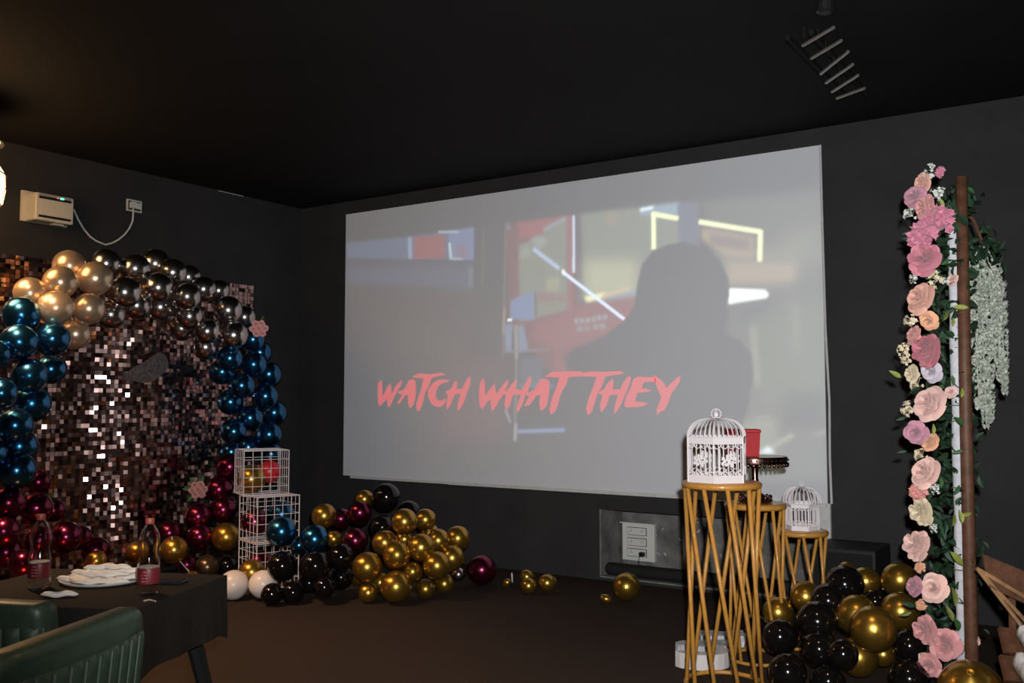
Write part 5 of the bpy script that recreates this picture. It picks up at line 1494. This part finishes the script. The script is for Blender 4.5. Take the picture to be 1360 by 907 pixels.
for x, y, z, ln, ang, tone in LEAVES:
    a = R(ang)
    rt, up, bk_ = Vector((math.cos(YAW), math.sin(YAW), 0)), Vector((0, 0, 1)), Vector((math.sin(YAW), -math.cos(YAW), 0))
    ex = (rt * math.cos(a) + up * math.sin(a) + bk_ * random.uniform(-.25, .35)).normalized()
    ez = (bk_ - ex * bk_.dot(ex) + Vector((random.uniform(-.3, .3),) * 3) * .5).normalized()
    ey = ez.cross(ex).normalized()
    ez = ex.cross(ey)
    mt = Matrix((ex, ey, ez)).transposed().to_4x4()
    mt.translation = loc_(Vector((x, y, z)) - ex * ln * .5)
    o = obj('leaf', LM[tone], ff)
    o.matrix_local = mt @ Matrix.Scale(ln, 4)
# dense foliage behind the blooms
fol = MB()
top, bot = Vector((-.735, 4.73, 2.40)), Vector((-.80, 4.93, .18))
for k in range(620):
    t = random.random()
    p = top.lerp(bot, t) + Vector((random.gauss(-.015, .045), random.gauss(.02, .04), random.gauss(0, .02)))
    if t < .06:
        p += Vector((random.uniform(0, .08), random.uniform(0, .2), 0))
    rot = Quaternion((random.gauss(0, 1), random.gauss(0, 1), random.gauss(0, 1), random.gauss(0, 1))).normalized().to_matrix().to_4x4()
    rot.translation = loc_(p)
    leaf_mb(fol, rot, random.uniform(.035, .075), .5)
tag(fol.build('foliage', mat('dark silk foliage', (.013, .042, .016), .6, island=.6), ff), kind='stuff')
fol = MB()
for k in range(50):
    t = random.uniform(.1, 1)
    p = Vector((-.655, 4.80, 2.3)).lerp(Vector((-.675, 4.95, .3)), t) + Vector((random.gauss(0, .014), random.gauss(.05, .03), 0))
    rot = Quaternion((random.gauss(0, 1), random.gauss(0, 1), random.gauss(0, 1), random.gauss(0, 1))).normalized().to_matrix().to_4x4()
    rot.translation = loc_(p)
    leaf_mb(fol, rot, random.uniform(.03, .06), .5)
tag(fol.build('foliage', mat('dark silk foliage', (.022, .065, .026), .6), ff), kind='stuff')
# white wisteria strands hanging from the top bar
M_WIS = mat('white silk wisteria', (.50, .53, .44), .7, island=.3)
for (x, y, z0, z1, wdt) in ((-.690, 5.20, 2.10, 1.36, .030), (-.665, 5.24, 2.12, 1.27, .032), (-.645, 5.27, 2.10, 1.30, .030), (-.625, 5.25, 2.08, 1.62, .030), (-.600, 5.28, 2.06, 1.50, .028), (-.585, 5.32, 2.03, 1.44, .024), (-.612, 5.34, 2.10, 1.72, .030)):
    m = MB()
    m.tube([loc_((x * .3 - .64 * .7, y * .3 + 5.2 * .7, z0 * .3 + 2.2 * .7)), loc_((x, y, z0)), loc_((x + .004, y, (z0 + z1) / 2)), loc_((x + .008, y, z1))], .003, 5)
    ln = z0 - z1
    for k in range(int(ln * 400)):
        t = random.random()
        rr = wdt * (1 - t ** 3 * .75) * random.uniform(.45, 1)
        a = random.uniform(0, 2 * PI)
        p = loc_((x + .006 * t + rr * math.cos(a), y + rr * math.sin(a), z0 - ln * t))
        d = Vector((math.cos(a), math.sin(a), -.5)).normalized()
        s1 = d.cross(Vector((0, 0, 1))).normalized() * .012
        u1 = d.cross(s1).normalized() * .012
        m.add([p - d * .004, p + s1 + d * .006, p + u1 + d * .012, p - s1 + d * .006, p - u1 + d * .010], [(0, 1, 2), (0, 2, 3), (0, 3, 4), (0, 4, 1)])
    m.build('wisteria_strand', M_WIS, ff)
MB().tube([loc_((-.735, 5.2, 2.37)), loc_((-.68, 5.2, 2.30)), loc_((-.64, 5.22, 2.17))], .008, 6).build('branch', M_WOODD, ff)
m = MB()
for k in range(60):
    p = loc_(Vector((-.64, 5.22, 2.16)) + Vector((random.gauss(0, .04), random.gauss(0, .05), random.gauss(0, .05))))
    rot = Quaternion((random.gauss(0, 1), random.gauss(0, 1), random.gauss(0, 1), random.gauss(0, 1))).normalized().to_matrix().to_4x4()
    rot.translation = p
    leaf_mb(m, rot, random.uniform(.04, .08), .45)
tag(m.build('foliage', mat('dark silk foliage', (.022, .065, .026), .6), ff), kind='stuff')

# ------------------------------------------------------------------ wooden folding seat with cloths at the right edge
fs_ = thing('wooden_rack', 'folding wooden rack of dark boards and thin light sticks at right edge', 'rack', (-.42, 4.62, 0))
fb = Vector((-.42, 4.62, 0))
def L_(p): return Vector(p) - fb
ap = Vector((-.612, 4.47, .695))
for tip in ((-.30, 4.68, .47), (-.385, 4.63, .39), (-.43, 4.60, .40)):
    MB().tube([L_(ap), L_(tip)], .0085, 6).build('stick', M_WOODL, fs_)
brd = MB()
vs = [(-.592, 4.49, .755), (-.57, 4.49, .62), (-.22, 4.74, .42), (-.22, 4.74, .57)]
n_ = Vector((.5, -.75, .2)).normalized() * .014
vv = [L_(v) for v in vs] + [L_(v) - n_ for v in vs]
brd.add(vv, [(0, 1, 2, 3), (7, 6, 5, 4), (0, 4, 5, 1), (1, 5, 6, 2), (2, 6, 7, 3), (3, 7, 4, 0)])
brd.build('back_board', M_WOODD, fs_)
for k in range(3):
    a, b_ = Vector((-.535, 4.52, .40 - .115 * k)), Vector((-.24, 4.72, .345 - .115 * k))
    d = b_ - a
    m = MB()
    m.box((0, 0, 0), (d.length, .11, .022), d.to_track_quat('X', 'Z').to_matrix() @ Matrix.Rotation(R(52), 3, 'X'))
    m.build('seat_board', M_WOODD, fs_, False, L_((a + b_) / 2))
for (x, y) in ((-.50, 4.60), (-.25, 4.78)):
    MB().tube([L_((x, y, 0)), L_((x, y + .01, .62))], .016, 6).build('leg', M_WOODD, fs_)
def cloth_fold(label, loc, sx, sy, sz, rz):
    m = MB()
    vs, fs = [], []
    nx, ny = 12, 8
    for j in range(ny + 1):
        for i in range(nx + 1):
            x, y = (i / nx - .5) * sx, (j / ny - .5) * sy
            vs.append((x, y, sz * (1 + .25 * math.sin(i * 1.3) + .2 * math.cos(j * 1.7 + i * .4))))
    for j in range(ny):
        for i in range(nx):
            q = j * (nx + 1) + i
            fs.append((q, q + 1, q + nx + 2, q + nx + 1))
    nb = len(vs)
    vs += [(x, y, 0) for x, y, z in vs]
    fs += [tuple(i + nb for i in reversed(q)) for q in fs]
    rim = [i for i in range(nx + 1)] + [(nx + 1) * j + nx for j in range(1, ny + 1)] + [(nx + 1) * ny + i for i in range(nx - 1, -1, -1)] + [(nx + 1) * j for j in range(ny - 1, 0, -1)]
    for k in range(len(rim)):
        a, b_ = rim[k], rim[(k + 1) % len(rim)]
        fs.append((b_, a, a + nb, b_ + nb))
    m.add(vs, fs)
    o = m.build('folded_cloth', mat('white cotton', (.58, .58, .56), .85, noise_amt=.06, bump=.3, bump_scale=60), None, True, loc, (R(24), R(14), rz))
    tag(o, label, 'cloth', 'white cloths on the wooden rack')
cloth_fold('white folded cloth hanging on the wooden rack, uppermost of two', (-.40, 4.53, .395), .16, .09, .04, R(35))
cloth_fold('white folded cloth hanging on the wooden rack, lower of two', (-.40, 4.50, .26), .17, .16, .05, R(35))
# white stub lying by the small loose balloons
tag(MB().lathe([(0, 0), (.006, .001), (.007, .06), (.004, .075), (0, .076)], 8).build('candle_stub', M_WHITE, None, True, (-4.03, 6.08, .03), (R(6), 0, 0)), 'thin white stub standing by the small loose gold balloons', 'stub')
